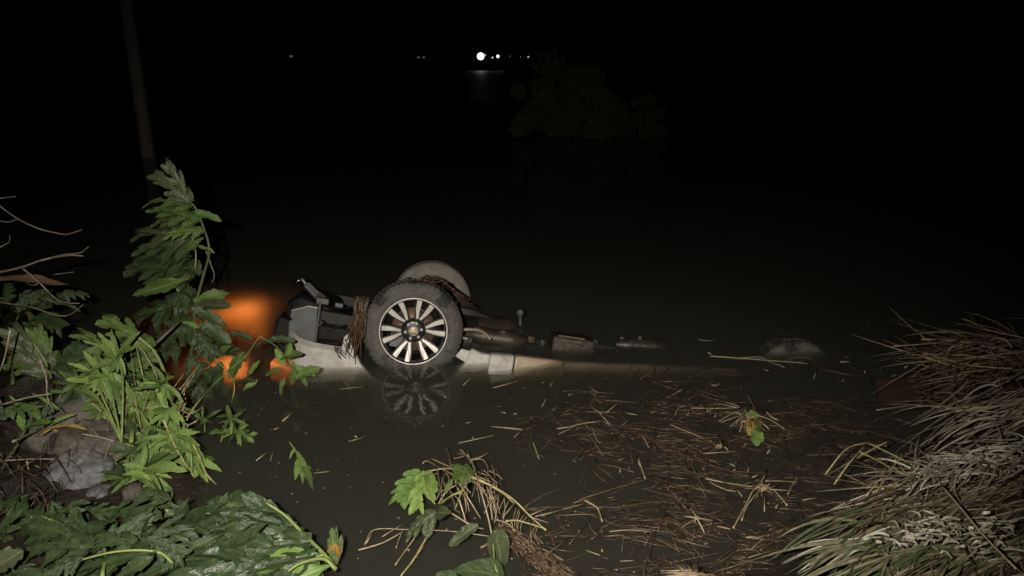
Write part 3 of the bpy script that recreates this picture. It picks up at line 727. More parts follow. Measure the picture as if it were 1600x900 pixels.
bright_weed('tangled green weed trailing from the bank into the dark water', W(300, 735, .05),
    [(290, 690, 12, 20, 48, LM, 100, 330), (270, 710, 12, 20, 45, LM, 60, 330), (255, 745, 12, 18, 46, LM, 120, 400), (300, 715, 10, 18, 40, LM, 200, 380), (240, 720, 12, 20, 50, LD, 90, 300), (285, 745, 10, 18, 40, LD, 90, 300), (215, 700, 10, 20, 45, LD, 60, 300)], 3.75)
bright_weed('narrow leaved weed hanging beside the small pale stones', W(262, 800, .1),
    [(238, 752, 11, 20, 60, LM, 130, 340), (262, 770, 9, 18, 40, LM, 90, 330), (200, 745, 8, 20, 45, LD, 60, 250), (225, 735, 10, 18, 48, LM, 0, 360)], 3.5)
bright_weed('fine leaved fresh green weed draped over the top of the big rock', W(190, 690, .25),
    [(150, 580, 12, 20, 50, LM, 60, 300), (175, 600, 14, 20, 55, LM, 90, 300), (120, 600, 12, 20, 46, LD, 60, 300), (165, 635, 12, 18, 45, LM, 100, 320), (195, 690, 12, 18, 40, LM, 90, 330), (185, 560, 12, 20, 50, LM, 60, 300)], 3.95)
bright_weed('soft pale green weed hanging at the water edge below the tall weed', W(300, 690, .1),
    [(255, 600, 12, 16, 40, LM, 90, 330), (262, 640, 12, 16, 40, ['leaf_light'], 90, 330), (235, 690, 14, 16, 44, ['leaf_light', 'leaf_mid'], 0, 360), (270, 680, 12, 16, 40, ['leaf_light'], 180, 400), (300, 760, 10, 14, 34, LM, 120, 400), (225, 770, 12, 16, 40, LM, 60, 330)], 3.7)
th = thing('grass_tuft', W(230, 720, .2), 'tuft of thin pale grass stems threaded through the bright weeds', 'grass')
for i in range(54):
    x, y = U(150, 300), U(600, 780); a = R(U(20, 160)); L = U(30, 80); yy = 3.55 + .5 * (780 - y) / 180
    wpart('blade', MB().ribbon(blade_pts(D(x, y, yy), D(x + L * math.cos(a), y - L * math.sin(a), yy - U(0, .1)), U(-.02, .03), 6, .02), U(.0018, .004), Vector((U(-.4, .4), -1, .4)), U(.5, 1)), 'straw', th)
# pale stalks at the water's edge
for (pts, lab) in (([(300, 690), (312, 715), (322, 740), (338, 757)], 'thick pale stalk slanting into the water behind the broad leaves'),
                   ([(255, 655), (275, 700), (300, 740), (322, 768)], 'long thin green stalk crossing the feathery weeds')):
    tag(link('stalk', straw_mb([D(x, y, 3.65) for x, y in pts], .008, .98, 6, 4).mesh('stalk', 'straw')), lab, 'stalk')

# climbing vine before the truck's nose
th = thing('trailing_vine', W(300, 640, .1), 'leafy vine reaching across the glowing water towards the bumper', 'vine')
stem(th, [W(300, 640, .1), D(335, 600, 4.85), D(362, 575, 4.85), D(385, 555, 4.85), D(405, 525, 4.85)], .007, .003)
stem(th, [D(362, 630, 4.7), D(366, 600, 4.75), D(350, 575, 4.8), D(333, 560, 4.8)], .006, .003)
stem(th, [D(385, 640, 4.6), D(366, 640, 4.65), D(362, 630, 4.7), W(345, 690, .02)], .006, .004)
stem(th, [D(405, 525, 4.85), D(430, 540, 4.9), D(450, 560, 4.95), D(470, 580, 4.95)], .004, .002)
for (x, y, a, L, mt, dy) in [(330, 555, 150, 30, 'leaf_mid', 0), (335, 558, 40, 32, 'leaf_mid', 0), (345, 565, 260, 60, 'leaf_dark', .05), (350, 575, 200, 45, 'leaf_dark', .05), (335, 590, 250, 45, 'leaf_dark', .1),
        (345, 600, 280, 40, 'leaf_dark', .1), (360, 590, 70, 40, 'leaf_mid', 0), (365, 600, 20, 30, 'leaf_dark', 0), (366, 615, 300, 35, 'leaf_mid', -.05), (362, 625, 120, 30, 'leaf_mid', 0),
        (380, 610, 40, 28, 'leaf_light', 0), (390, 585, 60, 24, 'leaf_light', 0), (385, 565, 150, 28, 'leaf_dark', .05), (400, 540, 20, 35, 'leaf_dark', .05), (395, 530, 160, 40, 'leaf_dark', .1), (375, 545, 190, 45, 'leaf_dark', .1),
        (360, 530, 200, 50, 'leaf_dark', .1), (420, 530, 0, 40, 'leaf_dark', .1), (430, 545, 300, 32, 'leaf_light', 0), (435, 560, 20, 36, 'leaf_mid', 0), (450, 560, 80, 22, 'leaf_light', 0), (452, 568, 330, 38, 'leaf_light', 0),
        (460, 575, 260, 30, 'leaf_mid', 0), (468, 580, 350, 26, 'leaf_light', -.05), (470, 585, 300, 20, 'leaf_mid', -.05), (445, 590, 250, 30, 'leaf_mid', -.05), (440, 575, 200, 30, 'leaf_mid', 0), (462, 590, 30, 36, 'leaf_light', -.05), (478, 582, 10, 20, 'leaf_light', -.05)]:
    leaf(th, 'oval', mt, D(x, y, 4.85 + dy), D(x + L * math.cos(R(a)), y - L * math.sin(R(a)), 4.85 + dy + U(-.06, .06)), U(.8, 1.2))
th = thing('water_weed', W(362, 680, .0), 'small bright weed rosette at the water edge below the vine', 'plant')
for cx, cy, n in ((360, 655, 9), (372, 672, 8), (320, 655, 7)):
    stem(th, [W(cx, cy + 22, 0), D(cx, cy, 4.15)], .005, .003); sprig(th, cx, cy, 4.15, n, 16, 34, LM + ['leaf_olive'], 0, 360, 1.6, 'narrow')
for k, (cx, cy) in enumerate(((345, 675), (385, 680))):
    sprig(th, cx, cy, 4.1, 5, 12, 24, LM, 0, 360, 1.0, 'oval')
# straw tuft snapped over the green stalk
th = thing('straw_tuft', D(272, 640, 4.05), 'snapped tan straw tuft caught on the feathery weeds', 'straw')
for i in range(16):
    stalk(th, [D(272 + U(-12, 8), 668 + U(-10, 14), 4.02), D(275 + U(-8, 10), 645, 4.0), D(270 + U(-10, 24), U(612, 640), 4.0)], U(.004, .008), U(.35, .8))
stalk(th, [D(281, 640, 4), D(300, 649, 3.98)], .005, .6); stalk(th, [D(285, 668, 3.9), D(308, 658, 3.9)], .005, .6)

# broad wet leaves in the foreground
Y2 = 2.95
def big(label, root, leaves, stems=()):
    th = thing('broad_leaf_weed', root, label, 'plant')
    for pts, r0, r1 in stems: stem(th, pts, r0, r1)
    for (bx, by, tx, ty, yb, yt, sh, mt, wd) in leaves: leaf(th, sh, mt, D(bx, by, yb), D(tx, ty, yt), wd)
big('broad wet lobed leaves with a bent stalk arching over the dark water', W(525, 890, .1), [
    (430, 800, 318, 778, 3.0, 3.0, 'oval', 'leaf_dark', 1.1), (455, 815, 310, 812, 2.98, 2.95, 'oval', 'leaf_dark', .9),
    (470, 830, 300, 845, 2.95, 2.9, 'lobed', 'leaf_dark', .55), (490, 850, 215, 880, 2.88, 2.75, 'lobed', 'leaf_dark', .6),
    (480, 850, 350, 830, 2.92, 2.85, 'oval', 'leaf_dark', .8), (505, 868, 362, 885, 2.8, 2.7, 'oval', 'leaf_light', .75),
    (515, 885, 420, 915, 2.75, 2.65, 'oval', 'leaf_light', .8), (440, 810, 380, 770, 3.02, 3.0, 'oval', 'leaf_dark', 1.0), (470, 835, 415, 810, 2.95, 2.95, 'oval', 'leaf_dark', .8),
    (450, 870, 250, 910, 2.8, 2.6, 'lobed', 'leaf_dark', .6), (462, 822, 322, 792, 2.97, 2.92, 'lobed', 'leaf_dark', .5), (486, 846, 330, 856, 2.86, 2.78, 'lobed', 'leaf_dark', .5), (500, 866, 300, 898, 2.78, 2.66, 'lobed', 'leaf_dark', .5), (470, 860, 505, 900, 2.85, 2.75, 'oval', 'leaf_dark', 1.0)],
    [([W(525, 890, .1), D(508, 868, 2.82), D(470, 830, 2.93), D(445, 805, 2.98), D(415, 785, 3.0)], .011, .006),
     ([W(525, 890, .1), D(505, 873, 2.76), D(470, 880, 2.7), D(450, 893, 2.66)], .010, .005)])
big('dark glossy lobed leaves drooping below the rocks', W(160, 900, .25), [
    (160, 855, 20, 800, 2.75, 2.9, 'lobed', 'leaf_dark', .6), (150, 850, 70, 805, 2.8, 2.9, 'lobed', 'leaf_dark', .6), (165, 850, 240, 800, 2.8, 2.9, 'lobed', 'leaf_dark', .6), (150, 855, 30, 850, 2.7, 2.75, 'lobed', 'leaf_dark', .6),
    (245, 862, 95, 885, 2.65, 2.6, 'lobed', 'leaf_dark', .6), (250, 860, 150, 835, 2.7, 2.75, 'lobed', 'leaf_dark', .6), (240, 870, 170, 905, 2.6, 2.55, 'oval', 'leaf_dark', 1.0), (215, 845, 305, 822, 2.85, 2.9, 'lobed', 'leaf_dark', .6),
    (60, 815, 5, 775, 2.9, 3.0, 'lobed', 'leaf_dark', .7), (70, 820, 130, 775, 2.9, 2.95, 'lobed', 'leaf_dark', .6), (230, 845, 290, 870, 2.72, 2.68, 'lobed', 'leaf_dark', .7), (130, 870, 60, 905, 2.6, 2.5, 'lobed', 'leaf_dark', .7), (215, 860, 245, 830, 2.8, 2.9, 'oval', 'leaf_olive', 1.1)],
    [([W(160, 900, .25), D(162, 855, 2.76), D(120, 830, 2.82), D(62, 805, 2.9)], .008, .004), ([W(270, 880, .2), D(245, 862, 2.66), D(180, 862, 2.62), D(100, 882, 2.58)], .007, .004)])
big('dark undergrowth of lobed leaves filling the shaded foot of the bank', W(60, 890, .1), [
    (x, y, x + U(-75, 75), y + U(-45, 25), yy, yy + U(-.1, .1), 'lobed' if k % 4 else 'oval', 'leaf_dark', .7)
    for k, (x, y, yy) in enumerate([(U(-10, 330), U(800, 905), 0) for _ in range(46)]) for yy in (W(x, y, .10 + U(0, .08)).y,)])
big('single rounded olive leaf at the bank edge under the glossy weed', W(0, 890, .3), [(-10, 890, 30, 858, 2.55, 2.6, 'round', 'leaf_olive', 1.6)], [([W(-10, 900, .3), D(-10, 890, 2.55)], .005, .004)])
th = thing('wilting_leaf', W(524, 886, .08), 'small upright leaf with one yellowed edge beside the bent stalk', 'leaf')
stem(th, [W(524, 890, .05), D(524, 880, 2.86)], .004, .003)
leaf(th, 'oval', 'leaf_turning', D(524, 882, 2.86), D(518, 832, 2.86), .9); leaf(th, 'oval', 'leaf_olive', D(526, 882, 2.85), D(532, 838, 2.88), .7); leaf(th, 'narrow', 'leaf_mid', D(524, 880, 2.86), D(523, 828, 2.9), 1.2)

# yellow bamboo-like leaves on the rock
th = thing('yellow_weed', W(70, 680, .35), 'yellowed narrow leaves lying on the big rock', 'plant')
stem(th, [W(20, 690, .35), D(60, 672, 3.75), D(84, 668, 3.72)], .006, .003, 'straw')
for b, t, wd, mt in (((82, 668), (126, 656), 1.2, 'leaf_yellow'), ((84, 672), (128, 686), 1.6, 'leaf_yellow'), ((80, 670), (60, 680), 1.5, 'leaf_yellow'), ((78, 664), (104, 646), 1.3, 'leaf_light'), ((30, 640), (34, 680), 2.2, 'leaf_light'), ((28, 635), (20, 620), 2.0, 'leaf_light'), ((50, 672), (30, 660), 1.3, 'leaf_light'), ((76, 612), (94, 610), 2.4, 'leaf_mid')):
    leaf(th, 'narrow', mt, D(*b, 3.72), D(*t, 3.7), wd)
# stalks about the rock
for pts, lab in (([(16, 515), (8, 555), (0, 580)], 'upright dry reed at the bank edge before the olive weed'), ([(0, 633), (40, 622), (78, 615)], 'long dry stalk lying level across the soil above the rock'), ([(62, 562), (72, 590), (74, 620), (84, 642)], 'white wiry stalk hanging down over the rock'),
                 ([(0, 720), (60, 717), (110, 719)], 'thin level twig over the pale stone'), ([(128, 678), (160, 684), (178, 690)], 'short straw across the top of the rock'), ([(42, 720), (48, 750), (56, 775)], 'drooping root hanging in front of the dark soil hollow'), ([(82, 722), (85, 745), (84, 762)], 'short root hanging before the pale stone')):
    tag(link('stalk', straw_mb([D(x, y, 3.55) for x, y in pts], .005, .7, 5, 4).mesh('stalk', 'grass_pale')), lab, 'stalk')

th = thing('bank_roots', W(50, 740, .15), 'tangle of dead roots and stems in the soil hollow beside the pale stone', 'roots')
for i in range(38):
    x, y = U(-10, 110), U(690, 790); a = R(U(200, 340)); L = U(20, 70)
    stalk(th, [W(x, y, .22), W(x + L * .5 * math.cos(a) + U(-6, 6), y - L * .5 * math.sin(a), .26), W(x + L * math.cos(a), y - L * math.sin(a), .16)], U(.0018, .004), U(0, .5), 'grass_tan')
th = thing('creeping_weed', W(60, 700, .2), 'creeping dark weed spread over the top of the soil beside the big rock', 'plant')
for i in range(34):
    x, y = (U(-10, 60), U(600, 760)) if i % 2 else (U(90, 250), U(590, 640)); a = U(0, 6.28); p = D(x, y, 3.62 + (.45 if i % 2 == 0 else 0))
    leaf(th, random.choice(['lobed', 'oval', 'narrow']), random.choice(['leaf_dark', 'leaf_dark', 'leaf_mid', 'leaf_olive']), p, p + Vector((.2 * math.cos(a), U(-.1, .1), .14 * math.sin(a))), .8)

# dry twigs upper left
def twig(label, lines, y):
    th = thing('dry_branch', D(-190, 560, y), label, 'branch')
    for pts, r0, r1 in lines:
        q = [D(px, py, y + U(-.05, .05)) for px, py in pts]
        if pts[0][0] <= -20:       # outside the frame each one runs on down to the bank it grows from
            g = D(-190, 560, y); q = [Vector((g.x, g.y, ground_z(g.x, g.y) - .05)), D(-150, (pts[0][1] + 560) / 2, y), D(-95, pts[0][1] + 25, y)] + q
        stem(th, q, r0, r1, 'twig', 'twig', 5)
twig('thin dry twig curving out above the other twigs', [([(-40, 290), (0, 322), (28, 342), (60, 357), (88, 364), (105, 366), (128, 359)], .007, .003), ([(28, 342), (12, 347), (-4, 344)], .004, .003)], 4.2)
twig('short pale broken twig tip topmost of the twigs', [([(-30, 316), (0, 310), (24, 307)], .008, .003)], 4.1)
twig('forked dry branch with a pale double tip', [([(-40, 430), (0, 425), (35, 417), (70, 405), (108, 399), (130, 400)], .010, .004), ([(60, 408), (100, 398), (125, 395), (138, 386)], .007, .003), ([(36, 420), (60, 440), (85, 465), (105, 473), (125, 474)], .006, .003), ([(62, 441), (52, 446), (40, 442)], .004, .002)], 4.2)
twig('low dry twig with an upturned tip above the olive weed', [([(-30, 460), (0, 472), (50, 480), (85, 492), (108, 492), (130, 476)], .007, .003), ([(-20, 395), (0, 386), (14, 378), (15, 368)], .006, .003)], 4.25)
th = thing('wilted_leaf', D(10, 440, 4.3), 'long wilted brown leaf hanging among the dry twigs', 'leaf')
leaf(th, 'oval', 'leaf_brown', D(-40, 440, 4.3), D(92, 428, 4.35), .45); stem(th, [D(85, 429, 4.35), D(100, 427, 4.35), D(115, 425, 4.35)], .003, .002, 'twig')
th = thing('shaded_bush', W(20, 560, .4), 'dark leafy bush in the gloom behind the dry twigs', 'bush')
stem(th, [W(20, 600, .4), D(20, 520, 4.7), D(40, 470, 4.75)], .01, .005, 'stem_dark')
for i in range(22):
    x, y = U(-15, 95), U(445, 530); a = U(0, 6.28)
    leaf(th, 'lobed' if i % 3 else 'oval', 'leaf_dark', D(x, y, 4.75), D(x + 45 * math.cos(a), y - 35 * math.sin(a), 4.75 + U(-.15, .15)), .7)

# ------------------------------------------------------------------ rocks
def rock(label, c, size, mat, seed, rot=0.0, name='rock'):
    import bmesh
    bm = bmesh.new(); bmesh.ops.create_icosphere(bm, subdivisions=4, radius=1)
    off = Vector((seed * 3.7, seed * 1.3, 0))
    for v in bm.verts:
        p = v.co.copy(); n1 = noise.noise(p * .9 + off); n2 = noise.noise(p * 2.6 + off)
        q = Vector((round(p.x * 1.6) / 1.6, round(p.y * 1.6) / 1.6, round(p.z * 1.6) / 1.6)).lerp(p, .72)
        v.co = q * (1 + .28 * n1 + .10 * n2 + .03 * noise.noise(p * 8))
    me = bpy.data.meshes.new('rock'); bm.to_mesh(me); bm.free(); me.materials.append(M[mat])
    me.polygons.foreach_set('use_smooth', [True] * len(me.polygons))
    o = link(name, me); o.location = c; o.scale = size; o.rotation_euler = (U(-.3, .3), U(-.3, .3), rot); sharp(o, 30)
    return tag(o, label, 'rock')
rock('big brown grey rock under the yellowed leaves', D(105, 668, 3.95) + Vector((0, .12, -.08)), (.33, .26, .25), 'rock', 2, .4)
rock('tan shouldered rock between the big rock and the feathery weeds', D(132, 705, 3.7) + Vector((0, .1, -.03)), (.24, .22, .17), 'rock', 5, .2)
rock('pale blue grey stone below the tan rock', D(112, 745, 3.5) + Vector((0, .08, -.02)), (.20, .14, .12), 'rock_pale', 8, .5)
rock('small split grey stone beside the pale stone', D(160, 785, 3.4), (.09, .09, .07), 'rock_pale', 11, .3)
rock('dark soil covered rock under the white wiry stalk', D(40, 640, 4.0) + Vector((0, .2, -.1)), (.34, .3, .22), 'soil', 13, .2)
rock('dark muddy rock under the drooping root', D(30, 775, 3.35) + Vector((0, .12, -.09)), (.2, .2, .16), 'soil', 14, .5)
for k, (x, y, s) in enumerate(((206, 768, .05), (222, 780, .045), (236, 786, .05), (240, 798, .035), (212, 790, .04))):
    rock(('small pale stone topmost among the narrow leaved weed', 'small pale stone between its neighbours under the narrow leaves', 'small pale stone at the water side of the others', 'smallest pale stone lowest at the bank foot', 'small pale stone tucked against the bank below the others')[k], D(x, y, 3.35), (s, s * .8, s * .6), 'rock', 20 + k, U(0, 3), 'small_stone')['group'] = 'small stones at the bank'

# ------------------------------------------------------------------ centre clump of stalks
z6 = Zm(560, 680, 4.09)
th = thing('stalk_clump', W(770, 800, 0), 'arching clump of yellow dry stalks standing out of the water', 'dead plant')
def cz(X, Y):          # height of the clump over the water at a place in it
    return max(.01, .22 * math.exp(-((X - 700) / 330) ** 2 - ((Y - 330) / 260) ** 2))
def C(*pts, dz=0.0): return [W(*z6(X, Y), cz(X, Y) + dz) for X, Y in pts]
for pts, r, u in [
    ([(445, 140), (620, 220), (700, 260)], .0052, .85), ([(640, 80), (710, 150), (740, 210), (775, 330), (830, 530), (855, 650)], .0065, .55), ([(695, 95), (710, 150)], .005, .9),
    ([(830, 110), (780, 140), (715, 155)], .005, .7), ([(715, 160), (790, 155), (825, 200), (825, 250), (805, 290)], .005, .25), ([(720, 265), (800, 300), (900, 350), (1000, 420), (1090, 510), (1200, 610)], .0075, .88),
    ([(800, 300), (920, 370), (1000, 440)], .005, .75), ([(940, 550), (1010, 545), (1090, 565), (1200, 600)], .006, .92), ([(410, 240), (500, 220), (600, 215), (700, 250)], .006, .75), ([(640, 290), (700, 400), (780, 530)], .005, .5),
    ([(650, 170), (620, 260), (570, 340), (510, 440)], .006, .5), ([(420, 250), (450, 350), (490, 440)], .004, .9), ([(500, 200), (520, 320), (530, 370)], .006, .1), ([(820, 330), (865, 440)], .004, .6),
    ([(900, 380), (870, 560)], .0035, .4), ([(1000, 430), (920, 530)], .004, .6), ([(500, 520), (420, 680), (340, 810), (270, 900)], .006, .9), ([(400, 600), (320, 710), (235, 830)], .005, .5),
    ([(0, 735), (150, 690), (280, 620)], .005, .5), ([(40, 700), (100, 605), (300, 603), (600, 615), (860, 650)], .0035, .5), ([(640, 400), (665, 480), (685, 550)], .005, .7), ([(660, 360), (590, 390), (520, 440)], .006, 1.0),
    ([(580, 490), (720, 575), (800, 600)], .006, .4), ([(150, 650), (280, 570)], .003, .4), ([(880, 540), (960, 570), (1040, 650), (1100, 690)], .005, .3), ([(1090, 520), (1215, 560)], .003, .5), ([(1100, 510), (1230, 455)], .003, .5),
    ([(1130, 520), (1309, 475)], .003, .5), ([(410, 180), (440, 165), (520, 210), (600, 250)], .005, .4), ([(560, 70), (575, 120), (585, 170)], .003, .2), ([(610, 150), (680, 130), (620, 110)], .003, .3),
    ([(780, 720), (850, 700), (860, 860)], .008, .12), ([(980, 550), (990, 610)], .004, .8), ([(1100, 540), (1108, 740)], .0028, .5), ([(300, 860), (330, 830), (420, 700)], .004, .55), ([(980, 690), (1180, 730), (1309, 800)], .005, .2), ([(240, 720), (265, 650), (290, 590)], .003, .5), ([(50, 690), (95, 610)], .004, .5)]:
    stalk(th, C(*pts), r, u)
for i in range(46):
    X, Y = U(480, 900), U(170, 330); a = U(20, 160) if i % 2 else U(60, 120); L = U(60, 220)
    stalk(th, C((X, Y), (X + L * .5 * math.cos(R(a)) + U(-20, 20), Y + L * .5 * math.sin(R(a))), (X + L * math.cos(R(a)), Y + L * math.sin(R(a))), dz=U(-.04, .02)), U(.002, .0042), U(.1, .95))
for i in range(20):     # hanging from the long yellow stalk
    t = U(0, 1); X = 800 + 380 * t; Y = 300 + 290 * t
    stalk(th, C((X, Y), (X + U(-50, 20), Y + U(40, 90)), (X + U(-70, 30), Y + U(90, 190)), dz=-.01), U(.0018, .0032), U(.2, .7))
for b, t, sh, mt, wd, n in [((400, 225), (250, 430), 'lobed', 'leaf_light', .85, None), ((430, 235), (360, 455), 'lobed', 'leaf_light', .7, None), ((450, 240), (480, 370), 'oval', 'leaf_light', .9, None), ((400, 230), (300, 300), 'oval', 'leaf_light', 1.2, None),
        ((500, 490), (300, 640), 'lobed', 'leaf_olive', .75, None), ((480, 500), (430, 660), 'oval', 'leaf_olive', 1.2, None), ((590, 500), (450, 485), 'oval', 'leaf_olive', 1.2, None), ((765, 572), (568, 695), 'oval', 'leaf_olive', 1.1, None),
        ((690, 190), (650, 290), 'oval', 'leaf_mid', 1.5, None), ((640, 200), (575, 180), 'oval', 'leaf_light', 1.2, None), ((600, 280), (560, 360), 'oval', 'leaf_mid', 1.0, None), ((620, 480), (660, 500), 'oval', 'leaf_olive', .8, None)]:
    leaf(th, sh, mt, W(*z6(*b), cz(*b) + .03), W(*z6(*t), cz(*t) + .02), wd)
th = thing('heart_leaf_weed', W(790, 895, .02), 'heart shaped glossy leaves low in front of the stalk clump', 'plant')
stem(th, [W(790, 900, .0), D(775, 890, 2.80), D(770, 845, 2.95)], .005, .004)
for b, t, sh, mt, wd, y in [((876, 645), (945, 890), 'heart', 'leaf_olive', .75, 2.95), ((895, 900), (630, 830), 'heart', 'leaf_dark', .95, 2.78), ((640, 905), (500, 880), 'oval', 'leaf_dark', 1.2, 2.75), ((850, 700), (865, 860), 'narrow', 'leaf_brown', 1.3, 2.95)]:
    leaf(th, sh, mt, D(*z6(*b), y), D(*z6(*t), y - .03), wd)
# brown root mat at lower right of the clump
th = thing('straw_mat', W(830, 870, 0), 'reddish brown mat of rotted straw sloping down from the stalk clump', 'straw mat')
mass = MB()
for i in range(260):
    t = U(0, 1); X = 930 + 420 * t + U(-60, 40); Y = 610 + 300 * t + U(-50, 60); L = U(60, 170); a = R(U(15, 60))
    q = [W(*z6(X + k * L * .5 * math.cos(a), Y + k * L * .5 * math.sin(a) + U(-8, 8)), U(-.02, .05)) for k in (-1, 0, 1)]
    if i < 90: stalk(th, q, U(.0022, .0045), U(.2, .9), 'straw_wet', 3)
    else:
        s = straw_mb(q, U(.002, .004), U(0, .8), 3, 3); mass.add(s.v, s.f, s.uv)
wpart('stalk_mass', mass, 'straw_wet', th, kind='stuff')

# floating green sprig
th = thing('floating_sprig', W(478, 730, 0), 'green sprig with shrivelled leaves standing out of the open water', 'sprig')
stem(th, [W(481, 748, -.02), W(476, 728, .02), W(462, 705, .06), W(452, 690, .09)], .006, .004)
for i in range(16):
    t = U(0, .8); x, y = 476 - 20 * t, 726 - 36 * t
    leaf(th, 'narrow', random.choice(['leaf_light', 'leaf_mid', 'leaf_light']), W(x, y, .02 + .06 * t), W(x + U(-14, 16), y + U(4, 28), .02 + .05 * t), 1.5)

# ------------------------------------------------------------------ floating straw, piece by piece
MARKS = [(475, 720, 'floating beside the green sprig'), (760, 740, 'floating beside the yellow stalk clump'), (650, 600, 'floating in front of the near wheel'), (850, 600, 'floating along the white sill'),
         (1165, 655, 'floating by the tuft with yellow green leaves'), (1190, 765, 'floating by the spread straw tuft'), (1090, 812, 'floating by the star shaped tuft'), (1125, 697, 'floating by the small pinkish tuft'),
         (1265, 550, 'floating by the sunken rear wheel'), (1400, 640, 'floating between the rear wheel and the pale grass blades'), (880, 850, 'floating beside the reddish straw mat'), (930, 650, 'in the floating raft of straw past the sill'),
         (1010, 700, 'along the long sunken stem'), (420, 640, 'floating below the leafy vine'), (1060, 590, 'floating over the drowned truck side'), (1000, 790, 'floating between the stalk clump and the star shaped tuft')]
def floater(pts, r=.0035, u=None, mat='straw', z=0.0, lab='dry straw floating loose on the dark water', grp='loose straws on the water'):
    q = [W(x, y, z + (.004 if i % 2 else 0)) for i, (x, y) in enumerate(pts)]
    if grp and lab.startswith('dry straw'):
        uu = .5 if u is None else u; Lm = sum((c_ - d_).length for c_, d_ in zip(q, q[1:])); mx, my = pts[len(pts) // 2]
        near = min(MARKS, key=lambda m_: math.hypot(m_[0] - mx, (m_[1] - my) * 1.5))[2]
        lab = '%s %s %s straw %s' % ('long' if Lm > .3 else 'mid length' if Lm > .13 else 'short', 'curved' if len(pts) > 2 else 'straight', 'dark brown' if mat == 'straw_wet' and uu < .25 else 'brown' if mat == 'straw_wet' else 'tan' if uu < .7 else 'pale yellow', near)
    b = q[0]; mb = straw_mb(q, r, u, 4, 3); mb.v = [tuple(Vector(v) - b) for v in mb.v]
    o = link('floating_straw', mb.mesh('floating_straw', mat)); o.location = b
    return tag(o, lab, 'straw', grp)
A = Zm(820, 580, 5); B = Zm(1040, 600, 3.4615); Cc = Zm(780, 740, 5); E = Zm(1080, 480, 3.077); F = Zm(680, 460, 4); G = Zm(400, 600, 2.667)
def FL(zf, *pts, **k): return floater([zf(X, Y) for X, Y in pts], **k)
